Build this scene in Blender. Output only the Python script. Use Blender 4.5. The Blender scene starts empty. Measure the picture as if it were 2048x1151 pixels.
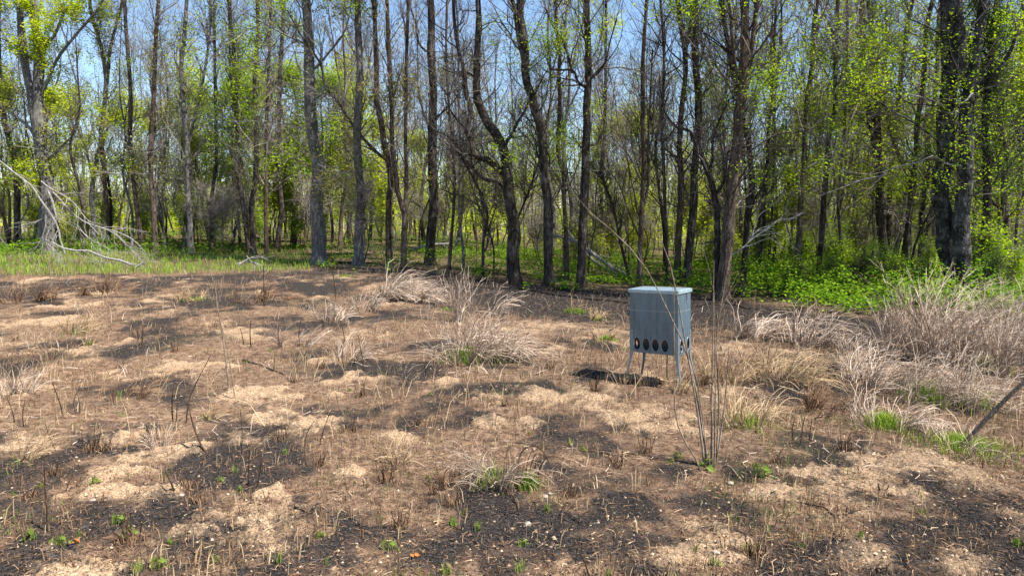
import bpy, math
import numpy as np
from mathutils import Vector

C = bpy.context.scene.collection
rng = np.random.default_rng(7)

# ------------------------------------------------------------------ camera, sky, sun, exposure
CAM_Z, FPX, UC, VC = 2.6, 1384.0, 1024.0, 575.5
PITCH = math.atan((575.5 - 432.0) / FPX)
cd = bpy.data.cameras.new("camera"); cam = bpy.data.objects.new("camera", cd); C.objects.link(cam)
cam.location = (0, 0, CAM_Z); cam.rotation_euler = (math.pi / 2 - PITCH, 0, 0)
cd.sensor_fit = 'HORIZONTAL'; cd.angle = 2 * math.atan(1024.0 / FPX); cd.clip_start = 0.05; cd.clip_end = 2000
bpy.context.scene.camera = cam

SUN_EL = math.radians(56.0)
SUN_AZ = math.atan2(0.88, -0.47)
SUN = Vector((math.sin(SUN_AZ) * math.cos(SUN_EL), math.cos(SUN_AZ) * math.cos(SUN_EL), math.sin(SUN_EL)))
w = bpy.data.worlds.new("World"); bpy.context.scene.world = w; w.use_nodes = True
nt = w.node_tree; bg = nt.nodes["Background"]; sky = nt.nodes.new("ShaderNodeTexSky")
sky.sky_type = 'NISHITA'; sky.sun_disc = False; sky.sun_elevation = SUN_EL; sky.sun_rotation = SUN_AZ
sky.air_density = 1.0; sky.dust_density = 0.1; sky.ozone_density = 3.0
nt.links.new(sky.outputs[0], bg.inputs[0]); bg.inputs[1].default_value = 0.09
sl = bpy.data.lights.new("sun", 'SUN'); so = bpy.data.objects.new("sun", sl); C.objects.link(so)
sl.energy = 5.0; sl.angle = math.radians(0.5); sl.color = (1.0, 0.94, 0.84)
so.rotation_euler = SUN.to_track_quat('Z', 'Y').to_euler(); so.location = (20, -10, 30)
vs = bpy.context.scene.view_settings
vs.view_transform = 'Standard'; vs.look = 'None'; vs.gamma = 1.0; vs.use_curve_mapping = False; vs.exposure = 1.35
bpy.context.scene.cycles.max_bounces = 6
bpy.context.scene.cycles.diffuse_bounces = 3
bpy.context.scene.cycles.transparent_max_bounces = 4

# ------------------------------------------------------------------ noise
_perm = np.random.default_rng(3).permutation(4096)
_val = np.random.default_rng(4).random(4096) * 2 - 1
def vnoise(x, y, s=0):
    x = np.asarray(x, float); y = np.asarray(y, float)
    xi = np.floor(x).astype(int); yi = np.floor(y).astype(int); fx = x - xi; fy = y - yi
    fx = fx * fx * (3 - 2 * fx); fy = fy * fy * (3 - 2 * fy)
    def h(a, b): return _val[_perm[(_perm[(a + s * 131) & 4095] + b) & 4095]]
    a = h(xi, yi); b = h(xi + 1, yi); c = h(xi, yi + 1); d = h(xi + 1, yi + 1)
    return (a + (b - a) * fx) * (1 - fy) + (c + (d - c) * fx) * fy
def fbm(x, y, s=0, o=4, g=.5):
    r = 0; a = 1.0; t = 0
    for i in range(o):
        r = r + a * vnoise(x * 2 ** i + 17.3 * i, y * 2 ** i - 9.1 * i, s + i); t += a; a *= g
    return r / t
def sstep(a, b, x):
    t = np.clip((x - a) / (b - a), 0, 1); return t * t * (3 - 2 * t)

# ------------------------------------------------------------------ camera rays <-> ground
CP, SP = math.cos(PITCH), math.sin(PITCH)
def ray(u, v):
    x = (u - UC) / FPX; y = -(v - VC) / FPX
    return np.array([x, CP + y * SP, -SP + y * CP])
def P(u, v, Y):
    r = ray(u, v); return np.array([r[0] / r[1] * Y, Y, CAM_Z + r[2] / r[1] * Y])
def proj(x, y, z):
    dz = z - CAM_Z; f = y * CP - dz * SP; up = y * SP + dz * CP
    f = np.maximum(f, .05)
    return UC + x / f * FPX, VC - up / f * FPX
def zbase(x, y):
    s = 1 - sstep(-8, 5, x)
    return s * 0.028 * np.clip(y - 10, 0, 35)
def G(u, v):
    r = ray(u, v)
    for k in range(1, 6000):
        t = k * .02; p = r * t
        if CAM_Z + p[2] <= float(zbase(p[0], p[1])): break
    return np.array([p[0], p[1], float(zbase(p[0], p[1]))])
def Gs(lst): return [(G(q[0], q[1]),) + tuple(q[2:]) for q in lst]

# pale sandy mounds and burnt patches of the field (in front, tree shade is put into the char too), (u, v, radius in px of the photo) -> world
SAND = [(600,850,60),(590,790,50),(500,790,55),(200,700,60),(420,735,60),(330,740,70),(760,670,32),(690,755,40),(560,840,50),
 (230,960,55),(330,905,60),(290,990,70),(540,995,32),(460,1050,70),(520,1055,40),(210,990,50),(130,1135,55),(190,1150,70),(310,1005,50),
 (1000,790,60),(1080,800,50),(1270,830,75),(1330,850,65),(1650,955,70),(1710,965,60),(1610,985,70),(1790,925,70),(1700,1045,40),(1690,1105,50),
 (980,850,40),(60,780,50),(110,640,50),(1370,1110,70),(1410,1065,60),(2000,1140,70),(20,890,60),(150,610,40),(880,770,40),(1180,800,40),(640,720,40),(1300,760,40),
 (780,870,40),(700,950,35),(1820,985,50),(1060,850,30)]
CHAR = [(900,830,110),(1170,870,120),(700,830,80),(150,900,120),(60,960,110),(850,1100,220),(600,1110,200),(1060,1040,150),(1650,900,110),
 (1560,960,90),(1500,1050,130),(1950,1000,130),(1650,1130,150),(1800,670,170),(1130,605,140),(950,590,110),(450,600,150),(1450,640,100),
 (400,1090,120),(1240,1000,120),(1330,940,50),(1000,720,80),(640,560,120),(800,600,80),(1550,660,90),(120,690,60),(560,600,70),(1180,750,80),
 (1560,1140,120),(1850,1080,140),(900,575,100),(1000,600,120),(1100,610,140),(1200,605,100),(1420,620,120),(1500,650,120),(1700,675,150),(1850,700,150),(600,550,150),(750,560,100),(300,570,120),(100,575,120),(480,560,100),(700,640,90),(320,660,80),(560,650,90),(250,780,80),(480,850,70),(330,1020,60),(1000,960,80),(1130,960,90),(1430,1010,90),(1250,1090,120),(60,1110,90),(1180,690,90),(860,690,70)]
SANDW = [(G(u, v), r * np.linalg.norm(G(u, v)[:2]) / FPX) for u, v, r in SAND]
CHARW = [(G(u, v), r * np.linalg.norm(G(u, v)[:2]) / FPX) for u, v, r in CHAR]
def blob(lst, x, y, sx=1.0, wob=.5, s=0):
    out = np.zeros_like(x)
    n = fbm(x * 3.1, y * 3.1, s, 3)
    for g, r in lst:
        m = (np.abs(x - g[0]) < 2.4 * r * sx) & (np.abs(y - g[1]) < 3.0 * r)
        if not m.any(): continue
        d = np.sqrt(((x[m] - g[0]) / (r * sx)) ** 2 + ((y[m] - g[1]) / (r * 1.15)) ** 2) + wob * n[m] * 1.3
        out[m] = np.maximum(out[m], 1 - sstep(.35, 1.15, d))
    return out
EU = np.array([-900, 0, 400, 560, 700, 860, 1050, 1250, 1450, 1650, 1800, 2048, 2900.])
EV = np.array([560, 548, 545, 538, 534, 548, 572, 585, 603, 630, 650, 668, 720.])
def beyond(x, y):       # how far past the edge of the burnt field (photo px), > 0 in the wood
    u, v = proj(x, y, zbase(x, y)); return np.interp(u, EU, EV) - v
def masks(x, y):
    x = np.atleast_1d(np.asarray(x, float)); y = np.atleast_1d(np.asarray(y, float))
    sand = blob(SANDW, x, y, 1.5, s=5, wob=.75)
    rag = fbm(x * 3.2, y * 3.2, 22, 5, .65)
    sand = np.maximum(sstep(.22, .95, sand * .75 + .85 * rag) * (sand > 0), sstep(.06, .6, fbm(x * .9, y * .9, 21, 5, .65) + .3 * rag) * .85)
    sand = np.clip(sand, 0, 1)
    char = np.maximum(blob(CHARW, x, y, s=9, wob=.8) * .8, sstep(-.05, .45, fbm(x * .7 + 5, y * .7, 33, 5, .6)))
    char = np.clip(char * (.85 + .5 * fbm(x * 2.1, y * 2.1, 34, 3)) - sand * .45, 0, 1)
    b0 = beyond(x, y); b = b0 + 10 * fbm(x * .7, y * .7, 41, 3)
    strip = sstep(-80, -35, b + 30 * rag) * sstep(720, 880, proj(x, y, zbase(x, y))[0]) * (y > 12)
    char = np.maximum(char, strip * (.95 + .4 * rag)); char = np.clip(char, 0, 1.2); sand = sand * (1 - .85 * strip)
    wood = sstep(-6, 8, b); wood = np.where(y < 12, 0, wood)
    return sand * (1 - wood), char * (1 - wood), wood
def zfull(x, y):
    x = np.atleast_1d(np.asarray(x, float)); y = np.atleast_1d(np.asarray(y, float))
    z = zbase(x, y) + .05 * fbm(x * .35, y * .35, 50, 2) + .03 * fbm(x * 1.3, y * 1.3, 51, 3)
    near = 1 - sstep(30, 60, y)
    sand, char, wood = masks(x, y)
    z = z + near * (.036 * sand * (.7 + 1.6 * fbm(x * 4, y * 4, 53, 3)) + .075 * sand * np.abs(fbm(x * 9, y * 9, 60, 3)) + .020 * fbm(x * 7, y * 7, 52, 3) + .016 * np.abs(fbm(x * 19, y * 19, 54, 2)))
    return z
def Z(x, y): return float(zfull(np.array([x]), np.array([y]))[0])
def GZ(u, v):
    g = G(u, v); g[2] = Z(g[0], g[1]); return g

# ------------------------------------------------------------------ mesh helpers
def mesh(name, verts, quads=None, tris=None, smooth=False, attrs=None):
    me = bpy.data.meshes.new(name)
    verts = np.asarray(verts, np.float32); me.vertices.add(len(verts)); me.vertices.foreach_set("co", verts.ravel())
    q = np.zeros((0, 4), int) if quads is None else np.asarray(quads, int)
    t = np.zeros((0, 3), int) if tris is None else np.asarray(tris, int)
    idx = np.concatenate([q.ravel(), t.ravel()]).astype(np.int32)
    start = np.concatenate([np.arange(len(q)) * 4, len(q) * 4 + np.arange(len(t)) * 3]).astype(np.int32)
    me.loops.add(len(idx)); me.loops.foreach_set("vertex_index", idx)
    me.polygons.add(len(start)); me.polygons.foreach_set("loop_start", start)
    me.polygons.foreach_set("use_smooth", np.full(len(start), bool(smooth)))
    for k, a in (attrs or {}).items():
        at = me.attributes.new(k, 'FLOAT', 'POINT'); at.data.foreach_set("value", np.asarray(a, np.float32))
    me.update(calc_edges=True); return me
def obj(name, me, mat=None, parent=None, **props):
    if mat is not None and not me.materials: me.materials.append(mat)
    o = bpy.data.objects.new(name, me); C.objects.link(o)
    if parent is not None: o.parent = parent
    for k, v in props.items(): o[k] = v
    return o
def thing(name, label, cat, loc=(0, 0, 0), rz=0.0, group=None):
    o = bpy.data.objects.new(name, None); C.objects.link(o); o.location = loc; o.rotation_euler = (0, 0, rz)
    o.empty_display_size = .2; o['label'] = label; o['category'] = cat
    if group: o['group'] = group
    return o
def dup(root, loc, rz=0, sc=1.0, label=None, group=None):
    r = root.copy(); C.objects.link(r); r.location = loc; r.rotation_euler = (0, 0, rz); r.scale = (sc, sc, sc)
    if label: r['label'] = label
    if group: r['group'] = group
    for ch in list(root.children):
        c = ch.copy(); C.objects.link(c); c.parent = r
    return r

class MB:
    def __init__(s): s.v = []; s.q = []; s.t = []; s.n = 0
    def add(s, v, q=None, t=None):
        s.v.append(np.asarray(v, float).reshape(-1, 3))
        if q is not None and len(q): s.q.append(np.asarray(q, int) + s.n)
        if t is not None and len(t): s.t.append(np.asarray(t, int) + s.n)
        s.n += len(s.v[-1]); return s
    def mesh(s, name, smooth=False):
        return mesh(name, np.concatenate(s.v), np.concatenate(s.q) if s.q else None, np.concatenate(s.t) if s.t else None, smooth)
    def box(s, lo, hi):
        x0, y0, z0 = lo; x1, y1, z1 = hi
        v = [(x0,y0,z0),(x1,y0,z0),(x1,y1,z0),(x0,y1,z0),(x0,y0,z1),(x1,y0,z1),(x1,y1,z1),(x0,y1,z1)]
        return s.add(v, [(0,3,2,1),(4,5,6,7),(0,1,5,4),(1,2,6,5),(2,3,7,6),(3,0,4,7)])
    def tubes(s, Pl, R, sides=4, rough=0.0):
        """Pl (B,n,3), R (B,n): B tubes."""
        Pl = np.asarray(Pl, float); R = np.asarray(R, float)
        if Pl.ndim == 2: Pl = Pl[None]; R = R[None]
        B, n, _ = Pl.shape
        if B == 0: return s
        T = np.gradient(Pl, axis=1); T /= np.linalg.norm(T, axis=2, keepdims=True) + 1e-9
        mt = np.abs(T.mean(1)); ref = np.eye(3)[mt.argmin(1)][:, None, :]
        A = np.cross(T, ref); A /= np.linalg.norm(A, axis=2, keepdims=True) + 1e-9; Bn = np.cross(T, A)
        th = np.arange(sides) / sides * 2 * math.pi
        rr = R[:, :, None] * np.ones(sides)
        if rough: rr = rr * (1 + rough * rng.standard_normal((B, n, sides)))
        V = Pl[:, :, None, :] + rr[..., None] * (A[:, :, None, :] * np.cos(th)[:, None] + Bn[:, :, None, :] * np.sin(th)[:, None])
        i = np.arange(n - 1)[:, None] * sides; j = np.arange(sides)[None]; k = (j + 1) % sides
        q = np.stack([i + j, i + k, i + sides + k, i + sides + j], -1).reshape(-1, 4)
        Q = (q[None] + (np.arange(B) * n * sides)[:, None, None]).reshape(-1, 4)
        caps = None
        if sides == 4: caps = (np.arange(B) * n * sides)[:, None] + (n - 1) * sides + np.arange(4)[None]
        if caps is not None: Q = np.concatenate([Q, caps])
        return s.add(V.reshape(-1, 3), Q)
    def leaves(s, c, size, up=.7, asp=.6):
        c = np.asarray(c, float); N = len(c)
        if N == 0: return s
        nr = rng.standard_normal((N, 3)); nr /= np.linalg.norm(nr, axis=1, keepdims=True); nr[:, 2] = np.abs(nr[:, 2]) + up
        nr /= np.linalg.norm(nr, axis=1, keepdims=True)
        t = np.cross(nr, rng.standard_normal((N, 3))); t /= np.linalg.norm(t, axis=1, keepdims=True) + 1e-9; b = np.cross(nr, t)
        L = (size * (.4 + 1.2 * rng.random(N)))[:, None] * .5; W = L * asp
        fold = nr * L * .18
        V = np.stack([c - t * L, c + b * W + fold, c + t * L, c - b * W + fold], 1).reshape(-1, 3)
        return s.add(V, np.arange(4 * N).reshape(-1, 4))
    def blades(s, base, tip_off, width, mid=.55, droop=None):
        """flat two-quad-tall tapered blades (3 rings)"""
        N = len(base); side = np.cross(tip_off, np.array([0, 0, 1.0])) + rng.standard_normal((N, 3)) * .02
        side[:, 2] *= .2; side /= np.linalg.norm(side, axis=1, keepdims=True) + 1e-9
        side = side * np.cos(rng.random(N) * 6.28)[:, None] + np.cross(side, [0, 0, 1.0]) * np.sin(rng.random(N) * 6.28)[:, None]
        wd = (np.ones(N) * width)[:, None] * .5
        m = base + tip_off * mid * np.array([.6, .6, 1.25])
        e = base + tip_off
        V = np.stack([base - side * wd, base + side * wd, m - side * wd * .8, m + side * wd * .8, e], 1).reshape(-1, 3)
        k = (np.arange(N) * 5)[:, None]
        return s.add(V, np.concatenate([k + [[0, 1, 3, 2]]]), np.concatenate([k + [[2, 3, 4]]]))

def smooth_path(pts, n):
    pts = np.asarray(pts, float)
    if len(pts) == 2:
        t = np.linspace(0, 1, n)[:, None]; return pts[0] * (1 - t) + pts[1] * t
    d = np.r_[0, np.cumsum(np.linalg.norm(np.diff(pts, axis=0), axis=1) + 1e-6)]
    m = np.gradient(pts, d, axis=0)
    s = np.linspace(0, d[-1], n); k = np.clip(np.searchsorted(d, s, 'right') - 1, 0, len(d) - 2)
    h = (d[k + 1] - d[k]); t = ((s - d[k]) / h)[:, None]; h = h[:, None]
    return (2*t**3-3*t**2+1)*pts[k] + (t**3-2*t**2+t)*h*m[k] + (-2*t**3+3*t**2)*pts[k+1] + (t**3-t**2)*h*m[k+1]

def grow(PP, RR, idx, t, length, ang, up, gnarl, n, rmax, rtip, wind=None):
    """children (N,n,3),(N,n) on parents PP (B,m,3); idx,t,length (N,)"""
    N = len(idx); m = PP.shape[1]
    f = t * (m - 1); k = np.clip(f.astype(int), 0, m - 2); a = (f - k)[:, None]
    p0 = PP[idx, k]; p1 = PP[idx, k + 1]; pos = p0 * (1 - a) + p1 * a
    T = p1 - p0; T /= np.linalg.norm(T, axis=1, keepdims=True) + 1e-9
    r = RR[idx, k] * (1 - a[:, 0]) + RR[idx, k + 1] * a[:, 0]
    q = np.cross(T, rng.standard_normal((N, 3))); q /= np.linalg.norm(q, axis=1, keepdims=True) + 1e-9
    an = ang[0] + (ang[1] - ang[0]) * rng.random(N)
    d = T * np.cos(an)[:, None] + q * np.sin(an)[:, None]
    out = np.zeros((N, n, 3)); out[:, 0] = pos
    st = (np.asarray(length) / (n - 1))[:, None]
    for i in range(1, n):
        d = d + rng.standard_normal((N, 3)) * gnarl; d[:, 2] += up
        if wind is not None: d = d + wind
        d /= np.linalg.norm(d, axis=1, keepdims=True); pos = pos + d * st; out[:, i] = pos
    r0 = np.minimum(r * .62, rmax * (.5 + .7 * rng.random(N)))
    R = r0[:, None] + (rtip - r0[:, None]) * (np.linspace(0, 1, n) ** .8)[None]
    return out, np.maximum(R, rtip)

# ------------------------------------------------------------------ materials
def mat(name):
    m = bpy.data.materials.new(name); m.use_nodes = True; n = m.node_tree.nodes; n.clear()
    out = n.new("ShaderNodeOutputMaterial"); return m, m.node_tree, out
def N_(t, kind, **kw):
    n = t.nodes.new(kind)
    for k, v in kw.items(): setattr(n, k, v)
    return n
def ramp(t, fac, stops):
    r = N_(t, "ShaderNodeValToRGB"); e = r.color_ramp.elements
    while len(e) < len(stops): e.new(.5)
    for i, (p, c) in enumerate(stops):
        e[i].position = p; e[i].color = (*c, 1) if len(c) == 3 else c
    t.links.new(fac, r.inputs[0]); return r.outputs[0]
def noise(t, vec, scale, detail=3, rough=.55):
    n = N_(t, "ShaderNodeTexNoise"); n.inputs["Scale"].default_value = scale; n.inputs["Detail"].default_value = detail; n.inputs["Roughness"].default_value = rough
    if vec is not None: t.links.new(vec, n.inputs["Vector"])
    return n.outputs["Fac"]
def mixc(t, fac, a, b, mode='MIX'):
    m = N_(t, "ShaderNodeMix", data_type='RGBA', blend_type=mode)
    for s, v in ((0, fac), (6, a), (7, b)):
        if isinstance(v, (int, float)): m.inputs[s].default_value = v
        elif isinstance(v, tuple): m.inputs[s].default_value = (*v, 1)
        else: t.links.new(v, m.inputs[s])
    return m.outputs[2]
def math_(t, op, a, b=None):
    m = N_(t, "ShaderNodeMath", operation=op); m.use_clamp = op in ('ADD', 'SUBTRACT', 'MULTIPLY')
    for i, v in enumerate((a, b)):
        if v is None: continue
        if isinstance(v, (int, float)): m.inputs[i].default_value = v
        else: t.links.new(v, m.inputs[i])
    return m.outputs[0]
def bark(name, c0, c1, c2, scale=1.0, stretch=.25, bump=.5):
    m, t, out = mat(name); g = N_(t, "ShaderNodeNewGeometry")
    mp = N_(t, "ShaderNodeMapping"); mp.inputs["Scale"].default_value = (scale, scale, scale * stretch); t.links.new(g.outputs["Position"], mp.inputs[0])
    v = N_(t, "ShaderNodeTexVoronoi", feature='DISTANCE_TO_EDGE'); v.inputs["Scale"].default_value = 16; t.links.new(mp.outputs[0], v.inputs["Vector"])
    a = noise(t, mp.outputs[0], 9, 4, .65); b = noise(t, g.outputs["Position"], 2.2, 3)
    col = ramp(t, a, [(.3, c0), (.52, c1), (.72, c2)])
    col = mixc(t, ramp(t, v.outputs["Distance"], [(.0, (.75,)*3), (.12, (0, 0, 0))]), col, tuple(x * .4 for x in c0))
    col = mixc(t, ramp(t, b, [(.55, (0, 0, 0)), (.72, (.55,)*3)]), col, c2)
    p = N_(t, "ShaderNodeBsdfDiffuse"); p.inputs["Roughness"].default_value = .6; t.links.new(col, p.inputs[0])
    if bump:
        bp = N_(t, "ShaderNodeBump"); bp.inputs["Strength"].default_value = bump; bp.inputs["Distance"].default_value = .03
        h = math_(t, 'ADD', a, math_(t, 'MULTIPLY', v.outputs["Distance"], 1.5)); t.links.new(h, bp.inputs["Height"]); t.links.new(bp.outputs[0], p.inputs["Normal"])
    t.links.new(p.outputs[0], out.inputs[0]); return m
def island(name, stops, transl=.0, big=None):
    """thin vegetation: a colour per blade or leaf, part of the light shining through"""
    m, t, out = mat(name); g = N_(t, "ShaderNodeNewGeometry")
    col = ramp(t, g.outputs["Random Per Island"], stops)
    if big: col = mixc(t, ramp(t, noise(t, g.outputs["Position"], big[0], 2), [(.4, (0,)*3), (.62, (1,)*3)]), col, big[1], 'MULTIPLY')
    d = N_(t, "ShaderNodeBsdfDiffuse"); t.links.new(col, d.inputs[0])
    if transl:
        tr = N_(t, "ShaderNodeBsdfTranslucent"); t.links.new(mixc(t, 1.0, col, (1.25, 1.2, .6), 'MULTIPLY'), tr.inputs[0])
        mx = N_(t, "ShaderNodeMixShader"); mx.inputs[0].default_value = transl
        t.links.new(d.outputs[0], mx.inputs[1]); t.links.new(tr.outputs[0], mx.inputs[2]); t.links.new(mx.outputs[0], out.inputs[0])
    else: t.links.new(d.outputs[0], out.inputs[0])
    return m
M = {}
M['bark_grey'] = bark("bark_grey", (.06, .054, .05), (.17, .157, .145), (.33, .315, .295), 1.4)
M['bark_dark'] = bark("bark_dark", (.018, .014, .012), (.058, .047, .040), (.175, .153, .136), 1.4)
M['bark_brown'] = bark("bark_brown", (.035, .025, .019), (.105, .079, .061), (.23, .185, .15), 1.4)
M['bark_plate'] = bark("bark_plate", (.018, .016, .015), (.06, .056, .053), (.21, .205, .20), .7, .5, .9)
M['dead_wood'] = bark("dead_wood", (.17, .15, .135), (.32, .30, .28), (.48, .46, .44), 2.0, .3, .3)
M['char_wood'] = bark("char_wood", (.012, .011, .011), (.03, .027, .025), (.075, .065, .06), 3, .4, .3)
M['break'] = bark("broken_heartwood", (.25, .11, .05), (.36, .18, .09), (.45, .27, .16), 3, .3, .3)
M['twig'] = island("twig_bark", [(0, (.08, .062, .054)), (.5, (.19, .157, .14)), (1, (.37, .33, .30))])
M['twig_dark'] = island("twig_bark_dark", [(0, (.032, .026, .023)), (.6, (.085, .069, .062)), (1, (.21, .18, .16))])
LG = .35
M['leaf_yellow'] = island("spring_leaf_yellow", [(0, (.26, .35, .012)), (.5, (.41, .50, .018)), (1, (.56, .62, .05))], .5)
M['leaf_green'] = island("spring_leaf_green", [(0, (.12, .23, .010)), (.5, (.24, .37, .016)), (1, (.38, .48, .035))], .5)
M['leaf_dark'] = island("evergreen_leaf", [(0, (.022, .05, .012)), (.5, (.045, .085, .018)), (1, (.09, .14, .03))], .3)
M['leaf_white'] = island("white_blossom", [(0, (.6, .62, .5)), (1, (.8, .8, .74))], .4)
M['leaf_olive'] = island("bud_olive", [(0, (.13, .12, .03)), (.5, (.21, .20, .045)), (1, (.33, .30, .08))], .45)
M['herb'] = island("ground_herb", [(0, (.055, .14, .012)), (.5, (.13, .26, .018)), (1, (.26, .38, .035))], .45)
M['grass'] = island("green_grass", [(0, (.10, .20, .02)), (.5, (.20, .32, .035)), (1, (.36, .42, .10))], .35)
M['sprout'] = island("green_sprout", [(0, (.07, .13, .02)), (1, (.19, .25, .05))], .3)
M['straw_pale'] = island("dead_grass_pale", [(0, (.16, .105, .08)), (.35, (.34, .25, .185)), (.7, (.48, .375, .29)), (1, (.66, .55, .45))], .12)
M['straw_tan'] = island("dead_grass_tan", [(0, (.20, .125, .065)), (.5, (.36, .25, .14)), (1, (.55, .43, .28))], .12)
M['straw_brown'] = island("scorched_grass_brown", [(0, (.07, .04, .025)), (.5, (.17, .10, .06)), (1, (.30, .19, .115))])
M['char_bit'] = island("charred_bits", [(0, (.012, .011, .012)), (.6, (.035, .032, .032)), (1, (.09, .08, .075))])
M['weed_stem'] = bark("weed_stem", (.13, .09, .06), (.25, .19, .14), (.42, .35, .28), 4, .3, 0)
M['scorched_stem'] = bark("scorched_stem", (.02, .014, .011), (.06, .038, .026), (.15, .095, .065), 4, .3, 0)

def ground_mat():
    m, t, out = mat("burnt_field_soil"); g = N_(t, "ShaderNodeNewGeometry"); pos = g.outputs["Position"]
    def at(n): a = N_(t, "ShaderNodeAttribute"); a.attribute_name = n; return a.outputs["Fac"]
    n1 = noise(t, pos, 1.3, 5, .6); n2 = noise(t, pos, 9, 6, .7); n3 = noise(t, pos, 55, 4, .7); n4 = noise(t, pos, 24, 3, .6)
    litter = ramp(t, n2, [(.30, (.055, .033, .022)), (.46, (.165, .103, .067)), (.6, (.285, .188, .125)), (.75, (.44, .32, .22))])
    sandc = ramp(t, n3, [(.3, (.24, .15, .088)), (.5, (.40, .275, .172)), (.7, (.54, .405, .275))])
    charc = ramp(t, n3, [(.36, (.009, .008, .008)), (.52, (.03, .027, .027)), (.62, (.075, .064, .058)), (.72, (.24, .175, .13))])
    woodc = ramp(t, n2, [(.3, (.045, .032, .02)), (.5, (.12, .085, .055)), (.7, (.22, .165, .11))])
    n5 = noise(t, pos, 4.5, 6, .68); n6 = noise(t, pos, 18, 6, .75)
    def edge(a, lo, hi, amt, big=.8):
        x = math_(t, 'ADD', math_(t, 'MULTIPLY', a, .5), math_(t, 'ADD', math_(t, 'MULTIPLY', n6, amt * .5), math_(t, 'MULTIPLY', n5, big * .5)))
        return ramp(t, x, [(lo, (0, 0, 0)), (hi, (1, 1, 1))])
    dirt = mixc(t, ramp(t, n5, [(.50, (0, 0, 0)), (.68, (1, 1, 1))]), litter, sandc)
    dirt = mixc(t, .55, dirt, litter)
    c = mixc(t, edge(at("sand"), .53, .76, 1.0), dirt, sandc)
    c = mixc(t, edge(at("char"), .45, .80, 1.05), c, charc)
    # fine soot freckles over everything that burnt
    c = mixc(t, ramp(t, noise(t, pos, 38, 5, .75), [(.49, (0, 0, 0)), (.60, (.8,)*3)]), c, (.05, .042, .038))
    c = mixc(t, at("wood"), c, woodc)
    p = N_(t, "ShaderNodeBsdfDiffuse"); p.inputs["Roughness"].default_value = .8; t.links.new(c, p.inputs[0])
    bp = N_(t, "ShaderNodeBump"); bp.inputs["Strength"].default_value = 1.0; bp.inputs["Distance"].default_value = .055
    t.links.new(math_(t, 'ADD', math_(t, 'MULTIPLY', n3, .5), math_(t, 'MULTIPLY', n2, .9)), bp.inputs["Height"]); t.links.new(bp.outputs[0], p.inputs["Normal"])
    t.links.new(p.outputs[0], out.inputs[0]); return m
M['ground'] = ground_mat()

def galv(name, c0, c1, rough=.32, metal=.25):
    m, t, out = mat(name); g = N_(t, "ShaderNodeTexCoord"); o = g.outputs["Object"]
    mp = N_(t, "ShaderNodeMapping"); mp.inputs["Scale"].default_value = (7, 7, .9); t.links.new(o, mp.inputs[0])
    a = noise(t, mp.outputs[0], 2.2, 5, .65); b = noise(t, o, 26, 3, .6)
    v = N_(t, "ShaderNodeTexVoronoi"); v.inputs["Scale"].default_value = 60; t.links.new(o, v.inputs["Vector"])
    f = math_(t, 'ADD', math_(t, 'MULTIPLY', a, .75), math_(t, 'MULTIPLY', b, .25))
    col = ramp(t, f, [(.32, c0), (.66, c1)])
    # dull dirt streaks and splashes near the bottom
    sep = N_(t, "ShaderNodeSeparateXYZ"); t.links.new(o, sep.inputs[0])
    low = ramp(t, sep.outputs[2], [(.50, (1, 1, 1)), (.95, (0, 0, 0))])
    dirt = mixc(t, 1.0, ramp(t, noise(t, o, 5, 5, .7), [(.5, (0, 0, 0)), (.66, (.6,)*3)]), low, 'MULTIPLY')
    col = mixc(t, dirt, col, (.30, .26, .21))
    p = N_(t, "ShaderNodeBsdfPrincipled"); t.links.new(col, p.inputs["Base Color"]); p.inputs["Metallic"].default_value = metal; p.inputs["Coat Weight"].default_value = .35; p.inputs["Coat Roughness"].default_value = .3
    r = ramp(t, math_(t, 'ADD', math_(t, 'MULTIPLY', v.outputs["Color"], .12), math_(t, 'MULTIPLY', a, .5)), [(.2, (rough - .1,)*3), (.6, (rough + .16,)*3)])
    t.links.new(r, p.inputs["Roughness"]); t.links.new(p.outputs[0], out.inputs[0])
    return m
M['galv'] = galv("galvanised_sheet", (.05, .088, .122), (.105, .158, .20))
M['galv_leg'] = galv("galvanised_leg", (.13, .165, .19), (.24, .285, .31), .5, .5)
M['galv_lid_sunlit'] = galv("galvanised_lid_sunlit", (.19, .265, .32), (.31, .39, .445), .34, .2)  # same sheet as the box, sunlight on the top put into a lighter colour
M['bolt'] = galv("dull_bolt", (.12, .12, .12), (.2, .2, .2), .5, .8)

# ------------------------------------------------------------------ ground
def build_ground():
    ys = np.r_[np.linspace(-40, 2.5, 10), np.geomspace(3.3, 62, 440), np.geomspace(66, 520, 26)]
    nc = 640; tt = np.linspace(-1, 1, nc)
    wd = np.where(ys < 3, 60 - (ys + 40) / 42.5 * 54.0, .95 * ys + 3.0)
    X = tt[None] * wd[:, None]; Y = np.repeat(ys[:, None], nc, 1); x = X.ravel(); y = Y.ravel()
    z = zfull(x, y); s, c, wdm = masks(x, y)
    i = np.arange(len(ys) - 1)[:, None] * nc + np.arange(nc - 1)[None]
    q = np.stack([i, i + 1, i + nc + 1, i + nc], -1).reshape(-1, 4)
    me = mesh("ground", np.stack([x, y, z], 1), q, smooth=True, attrs={"sand": s, "char": c, "wood": wdm})
    obj("ground", me, M['ground'], kind='structure', label='burnt clearing of sandy soil running into the wood')
build_ground()

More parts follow.
